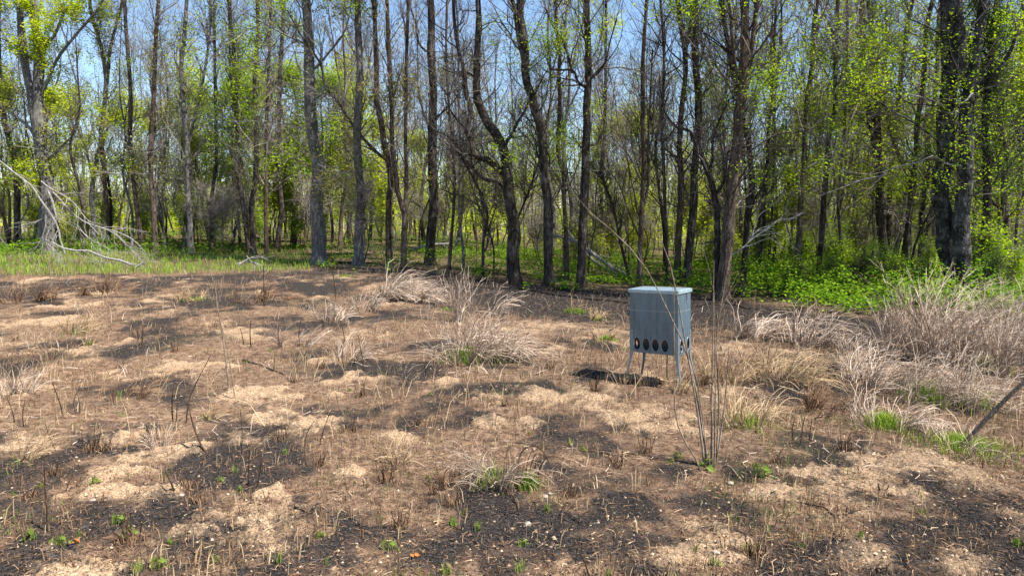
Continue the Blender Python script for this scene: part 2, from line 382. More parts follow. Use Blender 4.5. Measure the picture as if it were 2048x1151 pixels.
# ------------------------------------------------------------------ feeder
def build_feeder():
    k = 1.098
    def top(u, v):
        r = ray(u, v); return r * (-k / r[2])
    FL, FR, BR, BL = [top(*q) for q in ((1261, 575.6), (1361, 582.6), (1388, 577), (1294, 570))]
    c = (FL + FR + BR + BL) / 4; d = FR - FL; rz = math.atan2(d[1], d[0])
    W, D = np.linalg.norm(d), np.linalg.norm(BR - FR)
    zg = Z(c[0], c[1]); TOP = CAM_Z - k - zg
    root = thing('game_feeder', 'galvanised steel box feeder with oval holes on four splayed legs', 'feeder', (c[0], c[1], zg), rz)
    root.rotation_euler = (0, math.radians(-1.6), rz)
    hw, hd = W / 2 - .012, D / 2 - .012; z0, zs, zl = .50, TOP - .33, TOP - .045
    def solid(o, th=.005):
        mo = o.modifiers.new("sheet", 'SOLIDIFY'); mo.thickness = th; mo.offset = -1
    def frame(side):        # maps panel (s, z, out) to local xyz
        return {0: lambda s, z, o: (s, -hd - o, z), 1: lambda s, z, o: (hw + o, s, z), 2: lambda s, z, o: (-s, hd + o, z), 3: lambda s, z, o: (-hw - o, -s, z)}[side]
    for side in range(4):
        L = hw if side % 2 == 0 else hd; f = frame(side); b = MB()
        cs = [-.275, -.12, .035, .19] if side % 2 == 0 else [-.125, .0, .125]
        ew, eh, zc = (.061, .097, .635) if side % 2 == 0 else (.047, .097, .635)
        edges = [-L] + [(a + e) / 2 for a, e in zip(cs, cs[1:])] + [L]; zt = .78; n = 24
        for a, e, cc in zip(edges, edges[1:], cs):
            ang = sorted(set([2 * math.pi * i / n for i in range(n)] + [math.atan2(zz - zc, xx - cc) % (2 * math.pi) for xx in (a, e) for zz in (z0, zt)]))
            inn = [(cc + ew * math.cos(t), zc + eh * math.sin(t)) for t in ang]; outp = []
            for t in ang:
                ca, sa = math.cos(t), math.sin(t)
                m = min([(e - cc) / ca if ca > 1e-9 else 1e9, (a - cc) / ca if ca < -1e-9 else 1e9, (zt - zc) / sa if sa > 1e-9 else 1e9, (z0 - zc) / sa if sa < -1e-9 else 1e9])
                outp.append((cc + ca * m, zc + sa * m))
            K = len(ang); v = [f(*p, 0) for p in inn] + [f(*p, 0) for p in outp]
            b.add(v, [(i, K + i, K + (i + 1) % K, (i + 1) % K) for i in range(K)])
        b.add([f(-L, zt, 0), f(L, zt, 0), f(L, zs, 0), f(-L, zs, 0)], [(0, 1, 2, 3)])
        o = obj('trough_panel', b.mesh('trough_panel'), M['galv'], root); solid(o)
        o = obj('hopper_panel', MB().add([f(-L, zs + .002, -.001), f(L, zs + .002, -.001), f(L, zl, -.001), f(-L, zl, -.001)], [(0, 1, 2, 3)]).mesh('hopper_panel'), M['galv'], root); solid(o)
        a0, a1 = np.array(f(-L + .004, zs - .006, .0)), np.array(f(L - .004, zs + .006, .004))
        obj('seam', MB().box(np.minimum(a0, a1), np.maximum(a0, a1)).mesh('seam'), M['galv_leg'], root)
        for cc in cs:       # rolled rim round each opening
            th = np.linspace(0, 2 * math.pi, 25)
            pl = np.array([f(cc + (ew + .003) * math.cos(t), zc + (eh + .003) * math.sin(t), .002) for t in th])
            obj('hole_rim', MB().tubes(pl, np.full(25, .0075), 5).mesh('hole_rim', True), M['galv_leg'], root)
    # sloping hopper floor and tray inside
    b = MB(); lo = [(-.26, -.09, .515), (.26, -.09, .515), (.26, .09, .515), (-.26, .09, .515)]; hi = [(-hw + .01, -hd + .01, .82), (hw - .01, -hd + .01, .82), (hw - .01, hd - .01, .82), (-hw + .01, hd - .01, .82)]
    b.add(lo + hi, [(0, 1, 5, 4), (1, 2, 6, 5), (2, 3, 7, 6), (3, 0, 4, 7)])
    o = obj('hopper_floor', b.mesh('hopper_floor'), M['bolt'], root); solid(o)
    obj('feed_tray', MB().box((-hw + .008, -hd + .008, z0 + .004), (hw - .008, hd - .008, z0 + .012)).mesh('feed_tray'), M['galv'], root)
    # lid: shallow pan with a folded lip, slightly domed
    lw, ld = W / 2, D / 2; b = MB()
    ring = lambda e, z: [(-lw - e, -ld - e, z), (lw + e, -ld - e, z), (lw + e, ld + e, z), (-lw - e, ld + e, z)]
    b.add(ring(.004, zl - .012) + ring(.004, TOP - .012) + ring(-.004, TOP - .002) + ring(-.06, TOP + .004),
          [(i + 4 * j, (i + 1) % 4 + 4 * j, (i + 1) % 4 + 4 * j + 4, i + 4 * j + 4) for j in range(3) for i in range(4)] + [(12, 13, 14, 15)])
    o = obj('lid', b.mesh('lid'), M['galv_lid_sunlit'], root); solid(o, .004)
    # latch on the right side: plate, hasp loop
    obj('latch', MB().box((hw, .07, zl - .16), (hw + .006, .105, zl - .03)).tubes(np.array([(hw + .012, .075, zl - .01), (hw + .02, .075, zl - .10), (hw + .02, .10, zl - .10), (hw + .012, .10, zl - .01)]), np.full(4, .005), 5).mesh('latch'), M['galv_leg'], root)
    # legs: angle iron, plate on the box then splayed outwards
    for sx in (-1, 1):
        for sy in (-1, 1):
            e = .004; prof = [(e, e), (-.058, e), (-.058, 0.0008), (0.0008, 0.0008), (0.0008, -.055), (e, -.055)]
            path = [(0, .845, 1), (0, .48, 1), (.004, .42, .7), (.014, .34, .55), (.036, .22, .48), (.066, .10, .42), (.10, -.06, .40)]
            V = []
            for off, z, sc in path:
                for px, py in prof:
                    V.append((sx * (hw + off + (px if px > 0 else px * sc)), sy * (hd + off * .75 + (py if py > 0 else py * sc)), z))
            Q = [(i * 6 + j, i * 6 + (j + 1) % 6, i * 6 + 6 + (j + 1) % 6, i * 6 + 6 + j) for i in range(6) for j in range(6)]
            lg = obj('leg', MB().add(V, Q + [(0, 1, 2, 3), (0, 3, 4, 5)]).mesh('leg'), M['galv_leg'], root)
            bb = MB()
            for z in (.80, .54):
                for q in (.03, .055):
                    bb.tubes(np.array([(sx * (hw - q), sy * (hd + .004), z), (sx * (hw - q), sy * (hd + .012), z)]), np.array([.009, .008]), 4)
                    bb.tubes(np.array([(sx * (hw + .004), sy * (hd - q), z), (sx * (hw + .012), sy * (hd - q), z)]), np.array([.009, .008]), 4)
            for bi in range(8):
                pass
            o = obj('bolts', bb.mesh('bolts'), M['bolt'], lg); o['kind'] = 'stuff'
    return root
feeder = build_feeder()

# ------------------------------------------------------------------ trees
def twig_set(PP, RR, zmin, nb, length, ang=(.5, 1.1), up=.10, dens=1.0, gn=.16, tmin=.0, sub=(7, 4)):
    """branches of three orders on parents PP (B,m,3): list of (P, R, sides) and the tips"""
    B, m, _ = PP.shape
    wgt = (PP[:, :, 2] > zmin).sum(1).astype(float) * np.linalg.norm(PP[:, -1] - PP[:, 0], axis=1)
    if wgt.sum() <= 0: return [], np.zeros((0, 3))
    idx = rng.choice(B, nb, p=wgt / wgt.sum())
    lo = np.array([(PP[i, :, 2] > zmin).argmax() / (m - 1) for i in range(B)])
    t = np.clip(lo[idx] + (1 - lo[idx]) * rng.random(nb) ** .9, tmin, .99)
    L = length[0] + (length[1] - length[0]) * rng.random(nb); L *= 1 - .45 * t
    p1, r1 = grow(PP, RR, idx, t, L, ang, up, gn, 9, .034, .006)
    n2 = int(nb * sub[0] * dens); i2 = rng.integers(0, nb, n2)
    p2, r2 = grow(p1, r1, i2, .12 + .86 * rng.random(n2), (.22 + .30 * rng.random(n2)) * L[i2] + .15, (.45, 1.0), up * .8, gn * 1.2, 5, .011, .004)
    n3 = int(n2 * sub[1]); i3 = rng.integers(0, n2, n3)
    p3, r3 = grow(p2, r2, i3, .15 + .85 * rng.random(n3), .18 + .5 * rng.random(n3), (.35, 1.0), up * .6, gn * 1.2, 3, .0058, .0028)
    tips = np.concatenate([p3[:, 1], p3[:, 2], p2[:, 3], p2[:, 4]])
    return [(p1, r1, 4), (p2, r2, 3), (p3, r3, 3)], tips
def tex_leaves(tips, n, size, spread=.11, th=.12):
    if n <= 0 or len(tips) == 0: return np.zeros((0, 3))
    # leaves sit in sprays: choose twig tips in neighbourhoods, so clumps and gaps form
    key = vnoise(tips[:, 0] * .8 + tips[:, 1] * .3, tips[:, 2] * .8, 77) + .35 * rng.standard_normal(len(tips))
    keep = tips[key > th] if (key > th).sum() > 20 else tips
    return keep[rng.integers(0, len(keep), n)] + rng.standard_normal((n, 3)) * spread
TREES = []
def hero(label, w, path, limbs=(), name='tree', bark='bark_grey', top=13.0, zmin=2.6, nb=22, ln=(1.4, 4.0), ang=(.5, 1.1), up=.10, leaf=None,
         leaves=0, lsize=.085, forks=(), twig='twig', stubs=(), dens=1.0, depth=None, group=None, gn=.16, w1=None, bumps=True):
    """trunk path from the base up, in photo px, stood upright at its own distance; w trunk width in px"""
    g = G(*path[0]) if depth is None else None
    D = g[1] if depth is None else depth
    if depth is not None:
        x = P(path[0][0], path[0][1], D)[0]; g = np.array([x, D, float(zbase(x, D))])
    gz = Z(g[0], D); sc = D / FPX
    base = np.array([g[0], D, gz])
    def world(pl, z0=None, wob=0.0):
        pts = np.array([P(u, v, D) for u, v in pl])
        if wob:
            pts[:, 1] += np.r_[0, np.cumsum(rng.standard_normal(len(pts) - 1) * wob)]
        return pts
    pts = world(path, wob=.035); pts[0] = base + [0, 0, -.12]
    pts[0, 1] = D
    if bumps: pts[2:, 0] += rng.standard_normal(len(pts) - 2) * .035
    if top and pts[-1, 2] < top + gz:
        d = pts[-1] - pts[-2]; d /= np.linalg.norm(d); d[2] = max(d[2], .6)
        while pts[-1, 2] < top + gz:
            d = d + np.array([.12, .12, 0]) * rng.standard_normal(3); d /= np.linalg.norm(d); pts = np.vstack([pts, pts[-1] + d * 1.6])
    n = 30; pl = smooth_path(pts, n)
    h = (pl[:, 2] - gz) / max(pl[-1, 2] - gz, .1); r0 = w * sc / 2
    vis = np.clip((pl[:, 2] - gz) / max(P(0, 0, D)[2] - gz, 2), 0, 3)
    rt = (w1 if w1 is not None else w * .62) * sc / 2
    R = np.maximum(r0 + (rt - r0) * np.clip(vis, 0, 1.0) - np.clip(vis - 1, 0, 2) * rt * .5, .012)
    R *= 1 + .55 * np.exp(-np.maximum(pl[:, 2] - gz, 0) / .22)
    nb = int(nb * 1.5); leaves = int(leaves * 3.0); lsize *= 1.0; w *= .93
    lsize *= .8 if D < 25 else 1.12; leaves = int(leaves * 1.3)
    root = thing(name, label, 'tree', tuple(base), 0, group)
    bm = M[bark]; off = base
    mb = MB().tubes(pl - off, R, 12 if w > 14 else 8, .06 if bumps else 0)
    par = [(pl, R)]; fk = []
    for fp, fw0, fw1 in forks:      # a fork continues the trunk
        q = smooth_path(world(fp, wob=.06), 24)
        if fp[-1][1] < 40:
            d = q[-1] - q[-4]; d /= np.linalg.norm(d); q = smooth_path(np.vstack([q[::4], q[-1], q[-1] + d * 2.0, q[-1] + d * 2 + np.array([.4 * rng.standard_normal(), .5 * rng.standard_normal(), 2.2])]), 24)
        rr = np.linspace(fw0, fw1, 24) * sc / 2
        fk.append((q, rr)); par.append((q, rr))
    for q, rr in fk: mb.tubes(q - off, rr, 8, .05)
    obj('trunk', mb.mesh('trunk', True), bm, root)
    for lp, lw0, lw1, *lm in limbs:
        q = world(lp, wob=.25); q[1:-1] += rng.standard_normal((len(q) - 2, 3)) * .05; q = smooth_path(q, 24); rr = np.linspace(lw0, lw1, 24) * sc / 2
        obj('limb', MB().tubes(q - off, rr, 6, .05).mesh('limb', True), M[lm[0]] if lm else bm, root); par.append((q, rr))
    for u, v, du, dv, ww in stubs:
        q = smooth_path(world([(u, v), (u + du, v + dv)]), 4)
        obj('broken_stub', MB().tubes(q - off, np.array([1, .9, .75, .3]) * ww * sc / 2, 6, .12).mesh('broken_stub'), M['break'], root, label='snapped orange stub')
    PP = np.stack([smooth_path(q, 24) for q, r in par]); RR = np.stack([np.interp(np.linspace(0, 1, 24), np.linspace(0, 1, len(r)), r) for q, r in par])
    if nb:
        sets, tips = twig_set(PP, RR, gz + zmin * .75, nb + 6, ln, ang, up, dens, gn)
        if sets:
            tb = MB()
            for p, r, s in sets: tb.tubes(p - off, r, s)
            obj('twigs', tb.mesh('twigs'), M[twig], root, kind='stuff')
            if leaf and leaves:
                c = tex_leaves(tips, leaves, lsize)
                obj('foliage', MB().leaves(c - off, lsize).mesh('foliage'), M[leaf], root, kind='stuff')
    TREES.append((path[0][0], D)); return root

LY, LN, LO, LD = 'leaf_yellow', 'leaf_green', 'leaf_olive', 'leaf_dark'
# --- far left
hero('dark leaning trunk left of the lichen-grey tree', 13, [(35,474+26),(34,400),(33,353),(22,300),(10,240),(2,180),(-2,60)], bark='bark_dark', leaf=LN, leaves=1300, nb=20)
hero('big lichen-grey tree with forked crown and fallen limb under it', 27, [(97,503),(95,440),(95,360),(86,310),(80,272),(80,200),(80,100),(68,30),(64,0)], w1=15,
     forks=[([(82,285),(72,240),(62,180),(54,120),(48,60),(46,0)], 15, 9)],
     limbs=[([(72,276),(50,252),(25,228),(0,208),(-40,190)], 7, 3, 'dead_wood'), ([(98,318),(120,290),(145,262),(162,236)], 7, 2), ([(84,95),(105,75),(118,45),(121,18)], 7, 5),
            ([(88,180),(120,120),(160,70),(200,15),(225,-30)], 7, 4), ([(64,120),(40,100),(10,82),(-20,70)], 6, 3)],
     stubs=[(64,2,-1,-22,10), (120,26,3,-14,7)], leaf=LY, leaves=5200, nb=40, ln=(1.2,3.6), zmin=2.2, top=12, lsize=.10)
hero('thin pale trunk standing left of the vine-wrapped stem', 10, [(191,500),(188,443),(185,400),(194,327),(202,277),(207,227),(213,166),(208,100),(189,30),(180,0)], forks=[([(186,360),(172,300),(150,240),(140,190)],5,2)], leaf=LO, leaves=500, nb=22)
hero('dark stem with shaggy vine right of the thin pale trunk', 8, [(216,500),(215,445),(211,380),(206,302),(209,227),(213,166),(222,100),(240,20),(250,-20)], bark='bark_brown', nb=18, leaf=LY, leaves=500)
hero('dark slanting trunk left of a straight slim trunk', 10, [(286,502),(279,460),(270,400),(266,353),(263,270),(261,200),(258,100),(252,0)], bark='bark_brown', nb=22, leaf=LN, leaves=600)
hero('straight slim brown trunk right of the slanting one', 11, [(311,506),(309,450),(305,390),(302,353),(304,280),(306,205),(312,100),(318,0)], bark='bark_brown', nb=22, ang=(.3,.7), leaf=LO, leaves=300)
hero('pinkish-grey trunk forking high against open sky', 12, [(381,506),(379,450),(377,380),(375,302),(371,250),(367,200),(364,130),(368,70),(373,0)], forks=[([(375,297),(385,250),(400,190),(415,130),(425,60),(428,0)],6,4)], nb=34, ang=(.3,.75), ln=(1.6,4.4), leaf=LN, leaves=260)
hero('thin dark trunk behind the green leafy bush', 8, [(425,502),(423,450),(424,392),(430,330),(432,250),(428,150),(426,0)], bark='bark_dark', nb=18, leaf=LN, leaves=900)
hero('slender dark trunk leaning left from a shared base', 9, [(498,506),(492,440),(485,388),(478,310),(474,240),(470,150),(462,40),(460,0)], bark='bark_dark', nb=22, ang=(.3,.8), leaf=LN, leaves=600)
hero('upright dark trunk right of the one leaning left', 12, [(507,510),(505,470),(503,423),(511,340),(513,302),(510,220),(510,151),(514,75),(516,0)], bark='bark_dark', nb=24, ang=(.3,.8), leaf=LN, leaves=500)
hero('thin straight trunk between upright dark and bent dark ones', 8, [(533,508),(532,450),(530,353),(533,252),(536,130),(540,0)], bark='bark_brown', nb=20, ang=(.3,.7))
hero('dark trunk bent at its base left of the thick grey trunk', 11, [(553,504),(557,470),(562,430),(560,370),(558,302),(556,200),(560,100),(566,0)], bark='bark_dark', nb=20, leaf=LN, leaves=1300)
# --- centre left
hero('tall thick grey trunk rising at the field edge', 29, [(638,527),(637,480),(634,403),(629,330),(625,277),(621,225),(618,176),(616,101),(613,40),(611,0)], w1=17, nb=38, ln=(1.6,4.4), ang=(.8,1.4), up=.05,
     limbs=[([(619,205),(590,195),(550,172),(500,110),(470,100)],4,2,'dead_wood'),([(624,268),(590,252),(540,243),(470,244)],3,1.5,'dead_wood'),([(616,90),(580,80),(520,40),(480,20)],5,2,'dead_wood'),([(618,150),(660,110),(690,60),(700,20)],5,2)], leaf=LN, leaves=1700)
hero('straight grey trunk with flared foot right of the thick grey one', 19, [(717,530),(717,480),(719,403),(718,320),(717,252),(718,200),(719,151),(717,70),(716,0)], nb=30, leaf=LO, leaves=800, twig='twig')
hero('brown trunk whose long bare limb slants up to the left', 15, [(778,532),(778,480),(780,410),(782,353),(778,322),(768,285),(762,252),(755,200),(752,151),(748,80),(746,0)], bark='bark_brown', w1=8,
     limbs=[([(779,325),(755,303),(722,277),(700,245),(681,216),(655,170),(631,126),(600,70),(580,25)],7,3),([(776,345),(740,340),(690,352),(640,365)],2.5,1.2,'dead_wood')], nb=30, leaf=LO, leaves=900)
hero('pair-stemmed brown trunk leaning beside the slanting-limbed one', 12, [(806,540),(808,480),(806,428),(798,385),(792,353),(787,290),(785,227),(779,126),(776,40),(774,0)], bark='bark_brown',
     forks=[([(808,440),(811,400),(812,350),(810,277),(812,200),(812,100),(815,0)],8,5)], nb=32, ang=(.3,.7), leaf=LO, leaves=700)
hero('stout blackish trunk standing alone left of the forked tree', 20, [(860,531),(861,480),(865,403),(867,340),(868,277),(866,220),(865,176),(863,110),(862,50),(860,0)], bark='bark_dark', w1=14, nb=34, leaf=LO, leaves=500,
     limbs=[([(866,240),(890,225),(915,190),(935,150)],4,2),([(864,110),(840,90),(825,40),(815,0)],5,3)])
hero('thin brown sapling right of the stout blackish trunk', 7, [(897,546),(902,480),(906,400),(908,353),(906,280),(898,200),(895,100),(893,0)], bark='bark_brown', nb=18, twig='twig_dark')
hero('pale thin stem with whitish foot left of the forked tree', 6, [(928,551),(926,500),(921,443),(920,380),(924,312),(918,220),(915,120),(912,0)], nb=16)
hero('short dark crooked sapling branching low before the woods', 6, [(964,560),(966,520),(970,478),(976,430),(966,400),(958,380)], bark='bark_dark', nb=18, zmin=1.0, ln=(.6,1.8), top=4.0, limbs=[([(970,470),(985,440),(1000,400),(1003,370)],3,1)], twig='twig_dark')
hero('crooked dark tree forking wide in a Y over the clearing', 27, [(1028,566),(1026,510),(1025,443),(1020,400),(1017,365),(1012,330),(1009,297),(999,276),(988,258),(973,245),(962,222),(955,203),(952,150),(955,104),(957,50),(957,0)], w1=10, bark='bark_dark',
     forks=[([(1010,305),(1012,285),(1022,271),(1035,245),(1051,219),(1062,170)],8,3)],
     limbs=[([(1013,350),(995,338),(978,323),(962,316),(950,308),(942,285),(939,261),(942,240),(942,219),(936,188),(931,156),(921,104),(912,50),(908,0)],13,6),
            ([(1010,380),(995,366),(978,357),(958,348),(942,334),(930,310),(916,292),(895,275),(870,262)],9,3),([(938,262),(918,245),(900,220),(885,190)],4,2),([(955,160),(930,140),(900,135),(880,130)],4,2)],
     nb=48, ln=(1.0,3.2), gn=.28, up=.05, twig='twig_dark', ang=(.5,1.3))
hero('dark smooth trunk curving left as it rises beside the forked tree', 19, [(1098,572),(1097,520),(1095,443),(1095,400),(1093,365),(1088,310),(1080,261),(1070,220),(1062,182),(1054,150),(1051,130),(1048,68),(1044,30),(1041,0)], w1=15, bark='bark_dark',
     forks=[([(1053,140),(1042,100),(1034,60),(1030,20),(1025,0)],8,6)], limbs=[([(1092,340),(1098,315),(1093,300)],5,3)], nb=34, twig='twig_dark', leaf=LN, leaves=2000)
hero('light-brown crooked sapling between two dark trunks', 10, [(1133,560),(1133,500),(1132,443),(1128,390),(1124,339),(1117,310),(1116,287),(1118,240),(1120,198),(1117,150),(1116,120),(1115,60),(1112,0)], bark='bark_brown', nb=22, leaf=LY, leaves=300)
hero('sturdy trunk with limbs hooking left and right above', 19, [(1161,574),(1163,520),(1166,443),(1168,390),(1171,339),(1172,290),(1174,250),(1175,210),(1176,172),(1177,90),(1176,0)], bark='bark_dark', w1=12,
     limbs=[([(1172,175),(1158,160),(1145,146),(1122,134),(1104,132),(1097,122)],6,3),([(1145,146),(1140,115),(1128,80),(1105,50),(1090,20)],5,3),([(1178,160),(1195,145),(1206,130),(1220,80),(1228,50)],5,2),([(1177,290),(1195,285),(1210,250),(1215,220)],4,2)], nb=36, gn=.22, twig='twig_dark', leaf=LN, leaves=900)
hero('thin dark trunk deep behind the feeder gap', 8, [(1205,530),(1205,470),(1207,365),(1210,271),(1212,150),(1215,0)], bark='bark_dark', nb=20, twig='twig_dark', leaf=LY, leaves=900)
hero('slim twin-stemmed brown trunk left of the feeder', 11, [(1278,572),(1280,500),(1286,391),(1287,320),(1286,261),(1286,190),(1288,136),(1290,60),(1290,0)], bark='bark_brown', forks=[([(1285,420),(1296,370),(1296,300),(1300,200),(1305,100)],6,3)], nb=26, ang=(.3,.8), limbs=[([(1281,480),(1262,420),(1235,360),(1205,330)],4,2)], twig='twig_dark')
hero('thin dark sapling leaning from behind the feeder lid', 6, [(1262,560),(1250,520),(1240,470),(1228,420),(1215,380),(1200,340)], bark='bark_dark', nb=16, top=0, zmin=1.5, ln=(.8,2.0), twig='twig_dark')
hero('thin trunk rising just behind the feeder', 8, [(1333,572),(1334,500),(1332,400),(1329,313),(1326,240),(1325,182),(1326,90),(1328,0)], bark='bark_dark', nb=22, twig='twig_dark')
hero('left brown trunk of the close group behind the feeder', 14, [(1354,569),(1356,500),(1359,365),(1362,290),(1367,209),(1369,150),(1369,104),(1364,50),(1358,0)], bark='bark_brown', nb=28, twig='twig_dark', forks=[([(1369,110),(1378,70),(1385,30),(1388,0)],7,5)])
hero('right dark trunk of the close group leaning right', 17, [(1372,570),(1378,500),(1387,417),(1392,340),(1395,261),(1395,180),(1393,104),(1391,50),(1390,0)], bark='bark_dark', nb=32, twig='twig_dark', leaf=LN, leaves=600, w1=12)
hero('gnarled dark tree with a limb writhing left above the feeder', 14, [(1431,600),(1432,540),(1434,445),(1428,400),(1412,350),(1402,320),(1393,298)], bark='bark_dark', top=0, nb=26, zmin=1.6, ln=(.8,2.4), gn=.3, twig='twig_dark',
     limbs=[([(1395,300),(1378,270),(1360,250),(1340,215),(1320,185)],7,3),([(1425,400),(1440,350),(1450,330),(1470,300),(1500,290),(1520,280)],7,3),([(1412,350),(1425,320),(1420,290),(1440,250),(1455,200)],6,3)])
hero('stout trunk with pale foot standing behind the feeder', 25, [(1444,602),(1448,540),(1454,480),(1457,430),(1465,345),(1470,310),(1474,278),(1479,230),(1482,184),(1486,130),(1487,83),(1487,0)], bark='bark_brown', w1=16,
     forks=[([(1486,180),(1496,130),(1504,80),(1512,0)],10,8)], limbs=[([(1479,190),(1468,130),(1458,90),(1445,30),(1440,0)],8,6)], nb=40, twig='twig_dark', leaf=LN, leaves=1700)
hero('dark trunk crossing over the stout pale-footed one', 14, [(1480,594),(1486,540),(1492,473),(1499,420),(1504,378),(1502,330),(1497,289),(1489,255),(1481,223),(1473,185),(1467,156),(1460,100),(1452,30)], bark='bark_dark', nb=22, twig='twig_dark', leaf=LN, leaves=500)
# --- right
hero('thin dark trunk first to the right of the crossing trunks', 8, [(1517,568),(1521,500),(1523,445),(1527,390),(1529,334),(1535,260),(1542,195),(1545,100),(1545,0)], bark='bark_dark', nb=22, leaf=LN, leaves=700)
hero('very thin pole second to the right of the crossing trunks', 6, [(1536,567),(1538,520),(1541,460),(1545,400),(1548,300),(1550,180)], bark='bark_dark', nb=16, leaf=LY, leaves=600)
hero('slim straight brown trunk with bare slanting upper boughs', 13, [(1593,583),(1595,530),(1598,470),(1601,417),(1604,330),(1609,250),(1614,190),(1620,139),(1625,80),(1629,28),(1631,0)], bark='bark_brown', nb=34, ang=(.4,.8), ln=(2,5), leaf=LN, leaves=300)
hero('dark slender trunk leaning right beside the slim brown one', 12, [(1634,580),(1638,520),(1643,445),(1645,390),(1648,334),(1653,280),(1659,222),(1664,140),(1668,55),(1671,0)], bark='bark_dark', nb=34, ang=(.4,.9), ln=(2,5), leaf=LN, leaves=400)
hero('thin dark pole between slender trunk and double-forked dark trunk', 7, [(1684,575),(1683,500),(1680,400),(1686,300),(1690,200),(1695,80)], bark='bark_dark', nb=20, leaf=LY, leaves=900)
hero('dark ivy-clad trunk splitting into two upright stems', 17, [(1772,566),(1768,500),(1763,430),(1760,380),(1757,332),(1748,270),(1736,205),(1729,143),(1722,60),(1720,0)], bark='bark_dark', forks=[([(1758,335),(1755,280),(1752,220),(1749,143),(1744,70),(1740,0)],11,9)], nb=34, leaf=LN, leaves=2300, twig='twig_dark')
hero('dark trunk leaning right behind the ivy-clad one', 12, [(1768,560),(1772,500),(1775,440),(1780,372),(1786,310),(1792,258),(1799,190),(1806,115),(1815,50),(1823,0)], bark='bark_dark', nb=26, leaf=LN, leaves=500, depth=31)
hero('dark trunk slanting right left of the plated double trunk', 13, [(1804,570),(1808,510),(1818,430),(1824,390),(1829,344),(1834,290),(1838,246),(1846,180),(1852,115),(1861,28),(1864,0)], bark='bark_dark', nb=28, leaf=LN, leaves=600)
hero('thin dark trunk nearest the left side of the plated double trunk', 10, [(1838,560),(1841,500),(1846,401),(1850,340),(1855,286),(1862,230),(1868,172),(1872,100),(1875,34)], bark='bark_dark', nb=24, limbs=[([(1842,470),(1858,440),(1872,415),(1880,400)],5,3)], leaf=LO, leaves=400)
hero('left stem of the plated double trunk with flaking bark', 34, [(1915,606),(1908,550),(1895,487),(1889,440),(1886,401),(1889,340),(1892,286),(1893,230),(1895,172),(1897,110),(1898,57),(1898,0)], bark='bark_plate', w1=27, nb=30, ln=(1.2,3.2), twig='twig_dark', leaf=LN, leaves=1600,
     limbs=[([(1892,216),(1870,212),(1840,200),(1810,190),(1783,178),(1755,158),(1726,132),(1700,105),(1669,75),(1650,50)],4,1.5,'dead_wood'),([(1893,110),(1870,80),(1845,50),(1820,35)],5,2),([(1890,340),(1860,290),(1820,250),(1780,225),(1740,200),(1700,165)],5,2)])
hero('right stem of the plated double trunk forking near the top', 33, [(1931,611),(1928,550),(1926,487),(1930,430),(1935,372),(1940,310),(1944,258),(1946,210),(1947,172),(1940,140),(1932,115),(1927,60),(1924,0)], bark='bark_plate', w1=22, forks=[([(1946,185),(1952,150),(1958,115),(1965,60),(1972,0)],20,16)],
     limbs=[([(1948,172),(1965,150),(1985,115),(1998,80)],10,5),([(1924,332),(1905,322),(1880,321),(1855,324),(1829,329),(1800,338),(1775,346),(1740,358),(1700,372),(1640,395)],4,1.5,'dead_wood'),([(1946,200),(1925,195),(1905,205),(1897,215)],5,3,'dead_wood'),([(1947,340),(1953,380),(1958,415),(1955,440)],4,2,'dead_wood')],
     nb=34, ln=(1.2,3.4), twig='twig_dark', leaf=LN, leaves=2200)
hero('dark trunk hung with leaves right of the plated double trunk', 17, [(1972,596),(1971,520),(1973,440),(1975,350),(1972,250),(1975,150),(1985,0)], bark='bark_dark', nb=44, zmin=1.5, leaf=LD, leaves=5200, ln=(.8,2.4), lsize=.09, twig='twig_dark')
hero('brown trunk bending left near the edge of the view', 13, [(2022,580),(2018,500),(2015,430),(2012,350),(2009,310),(2000,260),(1990,210),(1985,150)], bark='bark_brown', nb=26, leaf=LN, leaves=1500, twig='twig_dark', limbs=[([(2014,425),(2000,400),(1985,372),(1975,360)],5,2)])
hero('thin grey pole last on the right of the wood', 8, [(2036,560),(2034,500),(2038,400),(2040,287),(2044,150),(2046,0)], nb=20, leaf=LD, leaves=1500)

# landmarks by which things farther back are described
LM = [(97,'lichen-grey tree'),(215,'vine-wrapped stem'),(311,'slanting trunk'),(380,'pinkish-grey trunk'),(500,'upright dark trunk'),(638,'thick grey trunk'),(717,'flared grey trunk'),(790,'slanting-limbed trunk'),(860,'blackish trunk'),(1028,'Y-forked tree'),(1098,'curving trunk'),(1161,'hook-limbed trunk'),
      (1278,'twin-stemmed trunk'),(1372,'leaning trunk'),(1445,'pale-footed trunk'),(1517,'crossing trunks'),(1593,'slim brown trunk'),(1690,'slender trunk'),(1770,'ivy-clad trunk'),(1915,'plated double trunk')]
ORD = ['first','second','third','fourth','fifth','sixth','seventh','eighth','ninth','tenth','eleventh','twelfth','thirteenth','fourteenth','fifteenth','sixteenth']
def gap(u):
    k = int(np.searchsorted([a for a, b in LM], u))
    if k == 0: return 'left of the ' + LM[0][1]
    if k == len(LM): return 'right of the ' + LM[-1][1]
    return 'between the %s and the %s' % (LM[k - 1][1], LM[k][1])
def label_by_gap(items, desc):
    """items: (u, D, object); each gets a label by kind, gap and order in that gap from left to right"""
    from collections import defaultdict
    d = defaultdict(list)
    for u, D, o in items: d[gap(u)].append((u, D, o))
    for g, l in d.items():
        l.sort(key=lambda q: q[0])
        for i, (u, D, o) in enumerate(l):
            o['label'] = ('%s %s' % (desc, g)) if len(l) == 1 else '%s from left, %s %s' % (ORD[min(i, 15)], desc, g)

